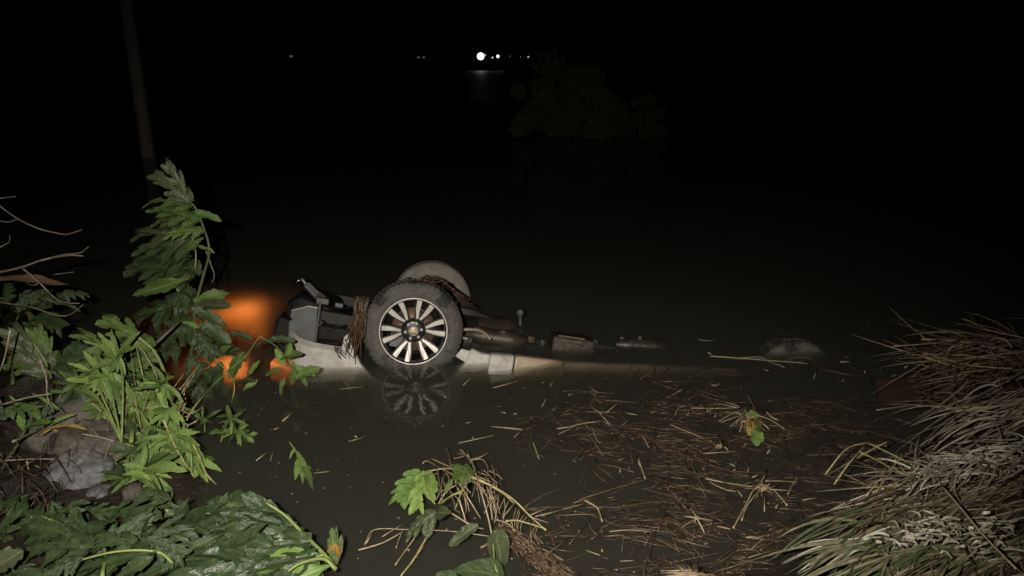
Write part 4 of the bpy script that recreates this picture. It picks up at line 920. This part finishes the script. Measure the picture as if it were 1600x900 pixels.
for zf, pts, r, u in [
    (A, [(232, 55), (200, 118)], .0035, .7), (A, [(192, 175), (132, 278)], .0035, .8), (A, [(752, 228), (634, 326)], .0045, .85), (A, [(545, 285), (655, 405)], .0045, .6), (A, [(480, 235), (545, 285)], .003, .3), (A, [(480, 110), (570, 168)], .003, .4),
    (A, [(340, 188), (378, 176)], .005, .5), (A, [(290, 160), (370, 152), (440, 150)], .004, .3), (A, [(490, 165), (555, 190)], .006, .3), (A, [(220, 300), (305, 255)], .0035, .3), (A, [(250, 450), (350, 435), (450, 410), (590, 390)], .006, .4),
    (A, [(530, 430), (545, 490), (565, 540), (590, 562)], .005, .4), (A, [(1190, 165), (1240, 138)], .005, .6), (A, [(1110, 210), (1190, 168)], .003, .3), (A, [(785, 325), (875, 342)], .004, .4), (A, [(900, 490), (940, 540), (970, 600)], .005, .5),
    (A, [(880, 670), (910, 750), (942, 842)], .0055, .65), (A, [(800, 510), (800, 560)], .005, .35), (A, [(740, 792), (758, 740)], .004, .4), (A, [(795, 455), (950, 520), (1060, 570), (1180, 635), (1300, 680), (1500, 750)], .008, .15), (A, [(830, 450), (1000, 525), (1100, 570)], .004, .3),
    (A, [(1130, 415), (1270, 465), (1480, 560)], .005, .3), (A, [(1040, 508), (1115, 502)], .004, .5), (A, [(1045, 330), (1150, 325)], .006, .3), (A, [(1175, 340), (1200, 290), (1280, 268)], .004, .4), (A, [(1270, 350), (1290, 280)], .004, .4), (A, [(1300, 288), (1500, 292)], .003, .5),
    (A, [(660, 270), (790, 380)], .003, .2), (A, [(1390, 645), (1500, 636)], .004, .4), (A, [(985, 310), (990, 255)], .004, .2), (A, [(1005, 290), (1028, 252)], .004, .2), (A, [(905, 235), (920, 280)], .004, .2), (A, [(270, 352), (520, 298)], .0035, .2), (A, [(0, 460), (140, 395)], .003, .3),
    (B, [(20, 218), (110, 255), (250, 310)], .004, .5), (B, [(0, 345), (150, 405), (300, 455), (470, 508)], .007, .15), (B, [(385, 455), (365, 470)], .005, .5), (B, [(450, 430), (446, 475)], .005, .4), (B, [(470, 505), (505, 490)], .006, .6), (B, [(345, 430), (375, 445)], .005, .5),
    (B, [(550, 375), (575, 340)], .006, .6), (B, [(5, 75), (60, 48), (98, 25)], .003, .5), (B, [(280, 770), (350, 785)], .005, .4), (B, [(435, 830), (490, 828)], .006, .5), (B, [(720, 640), (735, 720), (752, 790)], .005, .2), (B, [(510, 900), (600, 835), (700, 720)], .005, .25), (B, [(460, 895), (520, 845), (560, 845)], .003, .4),
    (B, [(740, 628), (820, 615)], .004, .4), (B, [(595, 670), (615, 640)], .006, .4), (B, [(50, 835), (150, 865), (280, 890)], .003, .3), (B, [(620, 190), (680, 145)], .003, .2),
    (Cc, [(660, 205), (760, 262), (785, 310), (805, 375)], .006, .8), (Cc, [(860, 452), (1040, 440), (1190, 455)], .003, .6), (Cc, [(1220, 430), (1200, 520), (1170, 620), (1125, 790)], .0045, .25), (Cc, [(1370, 505), (1560, 558)], .003, .4), (Cc, [(610, 475), (650, 430)], .005, .3),
    (Cc, [(715, 515), (800, 460)], .004, .3), (Cc, [(580, 230), (660, 205)], .003, .4), (Cc, [(330, 330), (500, 280), (660, 235)], .0035, .4), (Cc, [(545, 555), (720, 350)], .004, .1), (Cc, [(800, 585), (806, 610)], .006, .5), (Cc, [(945, 685), (1050, 680)], .003, .4), (Cc, [(680, 600), (790, 640)], .003, .4), (Cc, [(430, 500), (480, 475)], .004, .3), (Cc, [(385, 450), (410, 490), (430, 560)], .007, .25),
    (E, [(75, 215), (95, 225)], .007, .7), (E, [(90, 235), (230, 245), (400, 258), (560, 270)], .006, .55), (E, [(230, 245), (330, 240), (380, 262), (450, 290)], .005, .5), (E, [(715, 263), (765, 262)], .006, .5), (E, [(605, 290), (590, 345)], .005, .5), (E, [(740, 335), (728, 358)], .004, .5),
    (E, [(1025, 292), (1055, 270)], .007, .6), (E, [(965, 333), (995, 320)], .005, .4), (E, [(1035, 352), (1080, 362)], .006, .3), (E, [(890, 495), (1000, 480), (1150, 462)], .005, .4), (E, [(930, 465), (1100, 475)], .004, .3), (E, [(480, 190), (580, 252)], .005, .25), (E, [(835, 315), (832, 300)], .007, .4), (E, [(95, 372), (120, 376), (140, 366)], .005, .4),
    (E, [(30, 152), (60, 160), (110, 160)], .004, .4), (E, [(350, 300), (372, 306)], .005, .4), (E, [(610, 295), (750, 322), (840, 330)], .005, .15), (E, [(860, 345), (890, 390), (897, 455)], .005, .02), (E, [(735, 240), (770, 240)], .008, .2),
    (F, [(175, 568), (235, 510)], .005, .5), (F, [(360, 585), (545, 535)], .005, .4), (F, [(430, 620), (475, 655)], .004, .3), (F, [(355, 695), (415, 702)], .004, .3), (F, [(410, 735), (440, 742)], .005, .4), (F, [(200, 490), (290, 492)], .003, .3), (F, [(350, 825), (550, 842)], .003, .6), (F, [(550, 842), (490, 895)], .003, .6), (F, [(50, 630), (68, 648)], .006, .7), (F, [(490, 745), (508, 748)], .005, .5), (F, [(730, 722), (805, 682)], .004, .3), (F, [(190, 805), (225, 798)], .004, .4),
    (G, [(845, 246), (990, 215)], .0035, .75), (G, [(985, 178), (1112, 192)], .0035, .6), (G, [(5, 135), (45, 85), (68, 55)], .005, .35), (G, [(110, 155), (155, 118)], .006, .8), (G, [(75, 190), (95, 182)], .006, .5), (G, [(0, 320), (45, 285)], .005, .5), (G, [(60, 320), (75, 270)], .003, .4), (G, [(240, 372), (305, 365)], .003, .5), (G, [(385, 240), (440, 225)], .004, .4), (G, [(440, 225), (510, 180)], .002, .2), (G, [(410, 215), (420, 222)], .007, .6), (G, [(345, 22), (440, 12)], .003, .5), (G, [(1150, 240), (1165, 275)], .003, .9),
    (G, [(55, 195), (78, 186)], .004, .3), (G, [(1590, 305), (1600, 340)], .007, .7), (G, [(1385, 90), (1440, 125)], .004, .4)]:
    FL(zf, *pts, r=r, u=u, mat='straw' if u > .35 else 'straw_wet')
FL(A, (62, 545), (85, 610), (112, 688), r=.006, u=.97, lab='lime green blade standing from the water beside the stalk clump', grp=None)
# random small ones where the raft of rubbish thins out
for i in range(90):
    x = random.gauss(1030, 150); y = U(585, 890) if i % 3 else random.gauss(660, 35)
    if x < 780 or x > 1420 or (x > 1240 and y > 740) or (x < 880 and y > 720): continue
    a = R(random.gauss(20, 60)); L = abs(random.gauss(16, 14)) + 5
    floater([(x, y), (x + L * math.cos(a), y + L * math.sin(a) * .45)], U(.0022, .0045), U(0, .6), 'straw_wet' if U(0, 1) < .75 else 'straw', U(-.02, 0))
# sunk rubbish under the surface
mb = MB()
for i in range(3000):
    x = random.gauss(1060, 175); y = random.gauss(690, 52) if i % 3 else U(780, 905); z = -abs(random.gauss(.0, .035)) + .003
    if x < 790 or x > 1400 or (x < 900 and y > 700 and y < 790) or noise.noise(Vector((x * .014, y * .026, 2))) < -.06: continue
    a = R(random.gauss(18, 45)); L = abs(random.gauss(45, 35)) + 8
    s = straw_mb([W(x, y, z - .01), W(x + L * .5 * math.cos(a) + U(-4, 4), y + L * .25 * math.sin(a) + U(-3, 3), z + U(-.02, .02)), W(x + L * math.cos(a), y + L * math.sin(a) * .5, z + U(-.02, .01))], U(.002, .005), U(0, .8), 3, 2)
    mb.add(s.v, s.f, s.uv)
o = link('sunken_straw', mb.mesh('sunken_straw', 'straw_wet')); o['kind'] = 'stuff'; tag(o, 'brown mass of waterlogged straw just under the surface', 'straw')

q = [W(1368, 594, -.05), W(1432, 590, -.07), W(1440, 628, -.10), W(1372, 634, -.06)]  # added plate standing in for an orange patch of unidentified origin
c = sum(q, Vector()) / 4
M['orange_plate'] = plain('stand_in_orange', (.42, .13, .04), .7, col2=(.28, .09, .03), scale=12)
pm = MB(); pm.add([v - c for v in q] + [v - c - Vector((0, 0, .012)) for v in q], [(0, 1, 2, 3), (7, 6, 5, 4), (0, 4, 5, 1), (1, 5, 6, 2), (2, 6, 7, 3), (3, 7, 4, 0)])
o = tag(link('patch_stand_in', pm.mesh('patch_stand_in', 'orange_plate', False)), 'added orange plate standing in for an unidentified patch under the water past the sunken rear wheel', 'panel'); o.location = c

mb = MB()
for i in range(420):
    x, y = U(360, 1420), U(575, 900) if i % 3 else U(500, 600); c = W(x, y, .001); rr = abs(random.gauss(.003, .0025)) + .0012; a = U(0, 6.28)
    mb.add([c + Vector((rr * math.cos(a + k * 1.57) * U(.6, 1.4), rr * math.sin(a + k * 1.57) * U(.6, 1.4), 0 if k % 2 else .002)) for k in range(4)] + [c - Vector((0, 0, .003))], [(0, 1, 2, 3), (0, 4, 1), (1, 4, 2), (2, 4, 3), (3, 4, 0)], [(U(.1, .8), .5)] * 5)
o = link('floating_specks', mb.mesh('floating_specks', 'straw', False)); o['kind'] = 'stuff'; tag(o, 'tiny specks of rubbish scattered over the water', 'specks')

# tufts riding on the water
def tuft(label, cx, cy, lines, extra, rad, zf):
    th = thing('straw_tuft', W(*zf(cx, cy), 0), label, 'straw', None)
    for pts, r, u in lines:
        k = len(pts)
        stalk(th, [W(*zf(X, Y), .05 * math.exp(-(math.hypot(X - cx, Y - cy) / rad) ** 2)) for X, Y in pts], r, u)
    for i in range(extra):
        a = U(0, 6.28); L = U(.3, 1) * rad; o = U(.0, .25) * rad
        stalk(th, [W(*zf(cx + o * math.cos(a + 2), cy + o * math.sin(a + 2)), .05), W(*zf(cx + L * math.cos(a), cy + L * .6 * math.sin(a)), U(0, .03))], U(.002, .004), U(.15, .8))
    return th
tuft('spread tan straw tuft with two long bent stalks reaching towards the grass bank', 520, 560, [([(215, 512), (330, 535), (470, 556)], .005, .5), ([(235, 530), (320, 570), (380, 582)], .004, .5), ([(365, 780), (430, 660), (480, 560)], .005, .55), ([(410, 740), (440, 660), (500, 580)], .005, .5), ([(548, 465), (520, 530)], .004, .6), ([(535, 690), (535, 600)], .004, .5), ([(660, 660), (610, 600), (580, 570)], .005, .5), ([(660, 598), (690, 540), (718, 500)], .004, .6), ([(540, 525), (620, 525), (715, 532)], .004, .6), ([(560, 570), (715, 580)], .004, .5), ([(380, 565), (415, 610)], .006, .5)], 26, 110, B)
tuft('small star shaped straw tuft floating alone', 170, 725, [([(130, 665), (170, 725), (210, 805)], .006, .65), ([(92, 715), (170, 725), (265, 740)], .006, .5), ([(90, 775), (170, 725)], .003, .3)], 8, 60, B)
tuft('small upright pinkish straw tuft beside the long sunken stem', 290, 335, [([(290, 270), (300, 340)], .004, .3), ([(200, 376), (380, 366)], .004, .5), ([(320, 340), (340, 362)], .005, .5)], 14, 60, B)
th = tuft('straw tuft with yellow green leaves riding on the water', 440, 180, [([(140, 130), (270, 132), (400, 128)], .004, .5), ([(270, 105), (390, 128)], .004, .55), ([(290, 88), (400, 122)], .003, .5), ([(290, 200), (360, 160), (420, 140)], .004, .4), ([(435, 45), (470, 110), (520, 230)], .004, .4), ([(545, 150), (575, 180), (610, 195)], .006, .7), ([(500, 170), (570, 195), (645, 245)], .005, .5), ([(500, 190), (560, 245)], .005, .6), ([(220, 150), (270, 130)], .004, .4), ([(280, 145), (265, 180)], .005, .4)], 40, 150, B)
for b, t, mt, sh in (((440, 190), (390, 82), 'leaf_light', 'narrow'), ((430, 130), (445, 190), 'leaf_light', 'narrow'), ((450, 150), (500, 175), 'leaf_light', 'round'), ((470, 195), (500, 250), 'leaf_turning', 'round'), ((470, 255), (525, 300), 'leaf_light', 'round'), ((480, 270), (500, 320), 'leaf_light', 'round'), ((455, 200), (460, 260), 'leaf_yellow', 'oval')):
    leaf(th, sh, mt, W(*B(*b), .05), W(*B(*t), .04), 1.3, Vector((0, -.5, .85)))
tuft('red brown straw raft at the shore below the open water', 1480, 790, [([(1390, 778), (1600, 780)], .006, .4), ([(1300, 800), (1480, 790), (1700, 795)], .006, .3)], 40, 230, Cc)

# ------------------------------------------------------------------ grass on the right bank
def grass_clump(label, n_ind, n_mass, gen, mat):
    r0 = gen()[0]; th = thing('grass_clump', (r0.x, r0.y, 0), label, 'grass')
    for i in range(n_ind):
        a, b, sag, wd, u = gen()
        wpart('blade', MB().ribbon(blade_pts(a, b, sag, 7, .03), wd, Vector((U(-.4, .4), -.6, .7)), u), mat, th)
    mb = MB()
    for i in range(n_mass):
        a, b, sag, wd, u = gen()
        mb.ribbon(blade_pts(a, b, sag, 6, .04), wd, Vector((U(-.5, .5), -.6, .7)), u)
    wpart('blade_mass', mb, mat, th, kind='stuff')
    return th
def gA():       # far dry tangle
    x, y = U(1450, 1640), U(520, 590); z = max(0.02, .16 + U(-.1, .12))
    a = W(x + U(0, 60), y, z); L = U(50, 150)
    b = W(x - L * U(-.2, 1), y + random.gauss(4, 34), max(0, z + U(-.16, .12))); return a, b, U(-.06, .10), U(.003, .007), U(0, 1)
def gA2():      # matted underside
    x, y = U(1450, 1640), U(540, 640); z = .08 + U(-.06, .08)
    a = W(x, y, z); an = U(0, 6.28); L = U(20, 70)
    b = W(x + L * math.cos(an), y + L * .7 * math.sin(an), max(-.02, z + U(-.08, .06))); return a, b, U(-.02, .05), U(.003, .006), U(0, .3)
def gB():       # long pale blades sweeping out over the water
    x, y = U(1540, 1680), U(600, 665); z = .28 + U(-.06, .08)
    L = U(60, 175); a = W(x, y, z); b = W(x - L, y + .36 * L + random.gauss(0, 38), U(.0, .2)); return a, b, U(.0, .17), U(.0025, .0065), U(.1, 1)
def gC():       # draped mound in the corner, drier on top
    x, y = U(1410, 1680), U(735, 800); z = .24 + U(-.10, .06)
    L = U(40, 190); a = W(x, y, z); b = W(x - L, y + .33 * L + random.gauss(0, 44), U(.04, .28)); return a, b, U(-.03, .12), U(.0018, .0045), U(.0, .68)
def gC2():      # greener blades lower down
    x, y = U(1330, 1620), U(790, 880); z = .24 + U(-.08, .05)
    L = U(60, 210); a = W(x, y, z); b = W(x - L, y + .42 * L + random.gauss(6, 34), U(.03, .2)); return a, b, U(.0, .12), U(.003, .008), U(.3, 1) if U(0, 1) < .25 else U(.7, 1)
def gC3():      # bright dead leaves along the ridge
    t = U(0, 1); x, y = 1430 + 190 * t + U(-15, 15), 742 - 46 * t + random.gauss(5, 14); z = .36 + U(-.03, .03)
    an = R(random.gauss(190, 40)); L = U(10, 60); return W(x, y, z), W(x + L * math.cos(an), y - L * math.sin(an), z + U(-.05, .02)), U(0, .03), U(.002, .006), U(.2, 1)
def gC4():      # second crest of bleached bits
    x = random.gauss(1490, 50); y = random.gauss(830, 13) - (x - 1490) * .05; z = .38 + U(-.05, .03)
    an = R(random.gauss(180, 28)); L = U(6, 30); return W(x, y, z), W(x + L * math.cos(an), y - L * math.sin(an), z + U(-.03, .02)), U(0, .02), U(.0025, .007), U(.3, 1)
def gD():       # underlayer that hides the soil
    x, y = U(1380, 1700), U(690, 930); z = .22 + U(-.1, .08)
    L = U(40, 130); a = W(x, y, z); b = W(x - L * U(-.4, 1), y + .3 * L + U(-50, 50), max(0, z + U(-.14, .05))); return a, b, U(.0, .08), U(.002, .005), U(0, .6)
grass_clump('tangled dry grass clump with stray stalks beyond the pale sweeping blades', 80, 110, gA, 'grass_tan')
grass_clump('matted brown grass hanging into the water under the dry tangle', 20, 320, gA2, 'grass_tan')
grass_clump('pale bleached grass blades sweeping out over the water', 60, 30, gB, 'grass_pale')
grass_clump('dry brown grass draped over the near bank mound', 110, 170, gC, 'grass')
grass_clump('green grass blades arching down from the near bank mound to the water', 95, 90, gC2, 'grass')
grass_clump('bright dead grass bits along the crest of the near bank mound', 60, 160, gC3, 'litter')
grass_clump('bleached grass litter lying on top of the green blades', 60, 60, gC4, 'litter')
grass_clump('dull brown underlayer of grass at the foot of the bank mound', 30, 420, gD, 'grass')
H = Zm(1280, 680, 4.09)
th = thing('bent_reed', W(*H(640, 215), .3), 'bent green reed arching over the water from the mound crest', 'reed')
for pts, r, u in [([(40, 250), (140, 120), (210, 70), (310, 48)], .005, .8), ([(95, 315), (190, 180), (300, 60)], .0055, .85), ([(250, 105), (350, 150), (450, 205)], .005, .97), ([(310, 48), (480, 130), (640, 215)], .005, .95)]:
    stalk(th, [W(*H(X, Y), .30 if Y < 220 else .22) for X, Y in pts], r, u)
th = thing('broken_stalk', W(*H(480, 190), .3), 'broken pair of pale dry stalks leaning beside the bent reed', 'stalk')
for pts, r, u in [([(300, 388), (390, 280), (480, 190), (540, 118)], .006, .6), ([(365, 362), (430, 270), (490, 200)], .005, .7), ([(480, 175), (515, 92)], .004, .5), ([(480, 200), (510, 240), (620, 262)], .006, .55), ([(445, 320), (610, 295)], .005, .7), ([(440, 205), (540, 215)], .003, .5)]:
    stalk(th, [W(*H(X, Y), .27) for X, Y in pts], r, u)
tag(link('reed', straw_mb([W(*H(X, Y), .42) for X, Y in ((780, 320), (900, 460), (1050, 640), (1260, 855))], .006, .35, 5, 3).mesh('reed', 'straw')), 'long dry reed lying slantwise down the near bank mound', 'reed')
tag(link('reed', straw_mb([W(X, Y, .25) for X, Y in ((1395, 541), (1440, 538), (1500, 532))], .006, .45, 5, 3).mesh('reed', 'straw')), 'level dry reed poking out of the tangled dry grass', 'reed')
tag(link('reed', straw_mb([W(X, Y, .3) for X, Y in ((1502, 497), (1525, 506), (1545, 516), (1600, 528))], .006, .45, 5, 3).mesh('reed', 'straw')), 'raised dry reed topmost in the tangled dry grass', 'reed')
tag(link('reed', straw_mb([W(X, Y, .2) for X, Y in ((1440, 530), (1500, 533), (1560, 545), (1610, 553))], .008, .5, 5, 3).mesh('reed', 'straw')), 'thick tan reed across the middle of the tangled dry grass', 'reed')
tag(link('reed', straw_mb([W(X, Y, .2) for X, Y in ((1492, 540), (1494, 565), (1498, 592))], .006, .3, 5, 3).mesh('reed', 'straw')), 'vertical reed hanging into the water from the tangled dry grass', 'reed')

# ------------------------------------------------------------------ beyond the water
pb = W(232, 246, 0)
th = thing('utility_pole', (pb.x, pb.y, -2.4), 'tall bare concrete utility pole rising straight out of the flood', 'pole')
wpart('shaft', MB().tube([(pb.x, pb.y, -2.4), (pb.x, pb.y, 0), (pb.x, pb.y, 10)], [.165, .155, .11], 20), 'wood_pole', th)
def bush(label, px, py, wpx, hpx, nl, seed, cat='bush'):
    r = random.Random(seed); b = W(px, py, 0); s = b.y / FPX / math.cos(PITCH) * 1.0; rx, hz = wpx * s / 2, hpx * s
    th = thing('flooded_bush', (b.x, b.y, -1.6), label, cat, None)
    mb = MB()
    clumps = [(Vector((r.uniform(-.85, .85) * rx, r.uniform(-.7, .7) * rx, 0)), r.uniform(.15, .5)) for _ in range(34)]
    cl = []
    for p, q in clumps:
        t = abs(p.x) / rx; p.z = (r.uniform(.02, .3) if len(cl) % 2 else r.uniform(.3, max(.35, .9 - .55 * t * t))) * hz; cl.append((b + p, q * rx * .62))
    st = MB()
    for p, q in cl[:9]:
        st.tube([(b.x + r.uniform(-.2, .2), b.y, -1.6), (b.x + (p.x - b.x) * .4, b.y + (p.y - b.y) * .4, p.z * .35), tuple(p)], [.04, .03, .012], 5)
    for i in range(nl):
        p, q = cl[i % len(cl)]
        d = Vector((r.gauss(0, 1), r.gauss(0, 1), r.gauss(0, 1))).normalized() * q * r.random() ** .4
        c = p + d
        if c.z < .02: c.z = r.uniform(.02, .2)
        a = Vector((r.gauss(0, 1), r.gauss(0, 1), r.gauss(0, .8))).normalized(); n = Vector((r.gauss(0, .6), -1, r.gauss(.4, .5))).normalized()
        sd = a.cross(n).normalized(); L = r.uniform(.05, .10)
        mb.add([c - a * L, c + sd * L * .42, c + a * L, c - sd * L * .42], [(0, 1, 2, 3)], [(0, .5), (.5, 0), (1, .5), (.5, 1)])
    wpart('crown', mb, 'leaf_far', th, False, 'stuff'); wpart('trunk', st, 'stem_dark', th)
bush('wide dim bush half drowned in the flood', 882, 214, 165, 122, 9000, 3)
bush('small narrow bush standing beside the wide dim bush', 1000, 214, 72, 66, 3000, 9)
# lamps along the far bank
def far_lamp(label, px, py, wpx, hpx, mat, y=118, name='street_lamp', mast=True):
    c = D(px, py, y); s = y / FPX; gz = ground_z(c.x, y)
    th = thing(name, (c.x, y, min(gz, c.z - .6)), label, 'lamp')
    wpart('post', MB().tube([(c.x, y + .3, th.location.z), (c.x, y + .3, c.z + .3)], .09, 8), 'post_steel', th)
    wpart('lamp_head', MB().box((c.x, y + .12, c.z), (wpx * s * 1.15, .2, hpx * s * 1.15)), 'post_steel', th, False)
    w_, h_ = wpx * s / 2, hpx * s / 2; n = 14
    vs = [(c.x + w_ * math.cos(6.2832 * i / n), y - .02, c.z + h_ * math.sin(6.2832 * i / n)) for i in range(n)] + [(c.x + w_ * math.cos(6.2832 * i / n), y + .02, c.z + h_ * math.sin(6.2832 * i / n)) for i in range(n)]
    o = wpart('lens', MB().add(vs, [tuple(range(n)), tuple(range(2 * n - 1, n - 1, -1))] + [(i, i + n, (i + 1) % n + n, (i + 1) % n) for i in range(n)]), mat, th, False)
far_lamp('dazzling white floodlight on the far bank', 751, 88, 10, 10, 'flood', name='floodlight')
far_lamp('second brightest white lamp on the far bank', 778, 88, 4.5, 4.5, 'lamp_white')
far_lamp('faint lamp close beside the dazzling floodlight', 758, 86, 2.5, 2.5, 'lamp_dim')
far_lamp('small lamp low beside the second brightest lamp', 769.5, 90, 3, 2.5, 'lamp_dim')
far_lamp('endmost small lamp of the row on the far bank', 825.5, 89, 2.4, 2.4, 'lamp_dim')
far_lamp('weak lamp next to the endmost lamp', 813.5, 89, 2, 2, 'lamp_faint')
far_lamp('weakest lamp in the middle of the far row', 797, 88, 2, 2, 'lamp_faint')
far_lamp('lonely weak lamp far along the bank from the others', 455, 88, 6, 3, 'lamp_faint')
# shed lit on the far bank
c = D(648, 86, 120)
th = thing('far_shed', (c.x, 121, ground_z(c.x, 121)), 'dim low shed on the far bank beyond the drowned bush', 'building')
z0 = th.location.z
wpart('wall', MB().box((c.x, 122, c.z - .3), (7, 3, 1.4)), 'rock', th, False)
wpart('roof', MB().prism([(-4, 0), (4, 0), (0, 1.0)], -1.8, 1.8, Matrix.Translation((c.x, 122, c.z + .42))), 'post_steel', th, False)
for dx in (.5, 1.3):
    wpart('window', MB().box((c.x + dx, 120.48, c.z - .35), (.42, .05, .22)), 'lamp_faint', th, False)
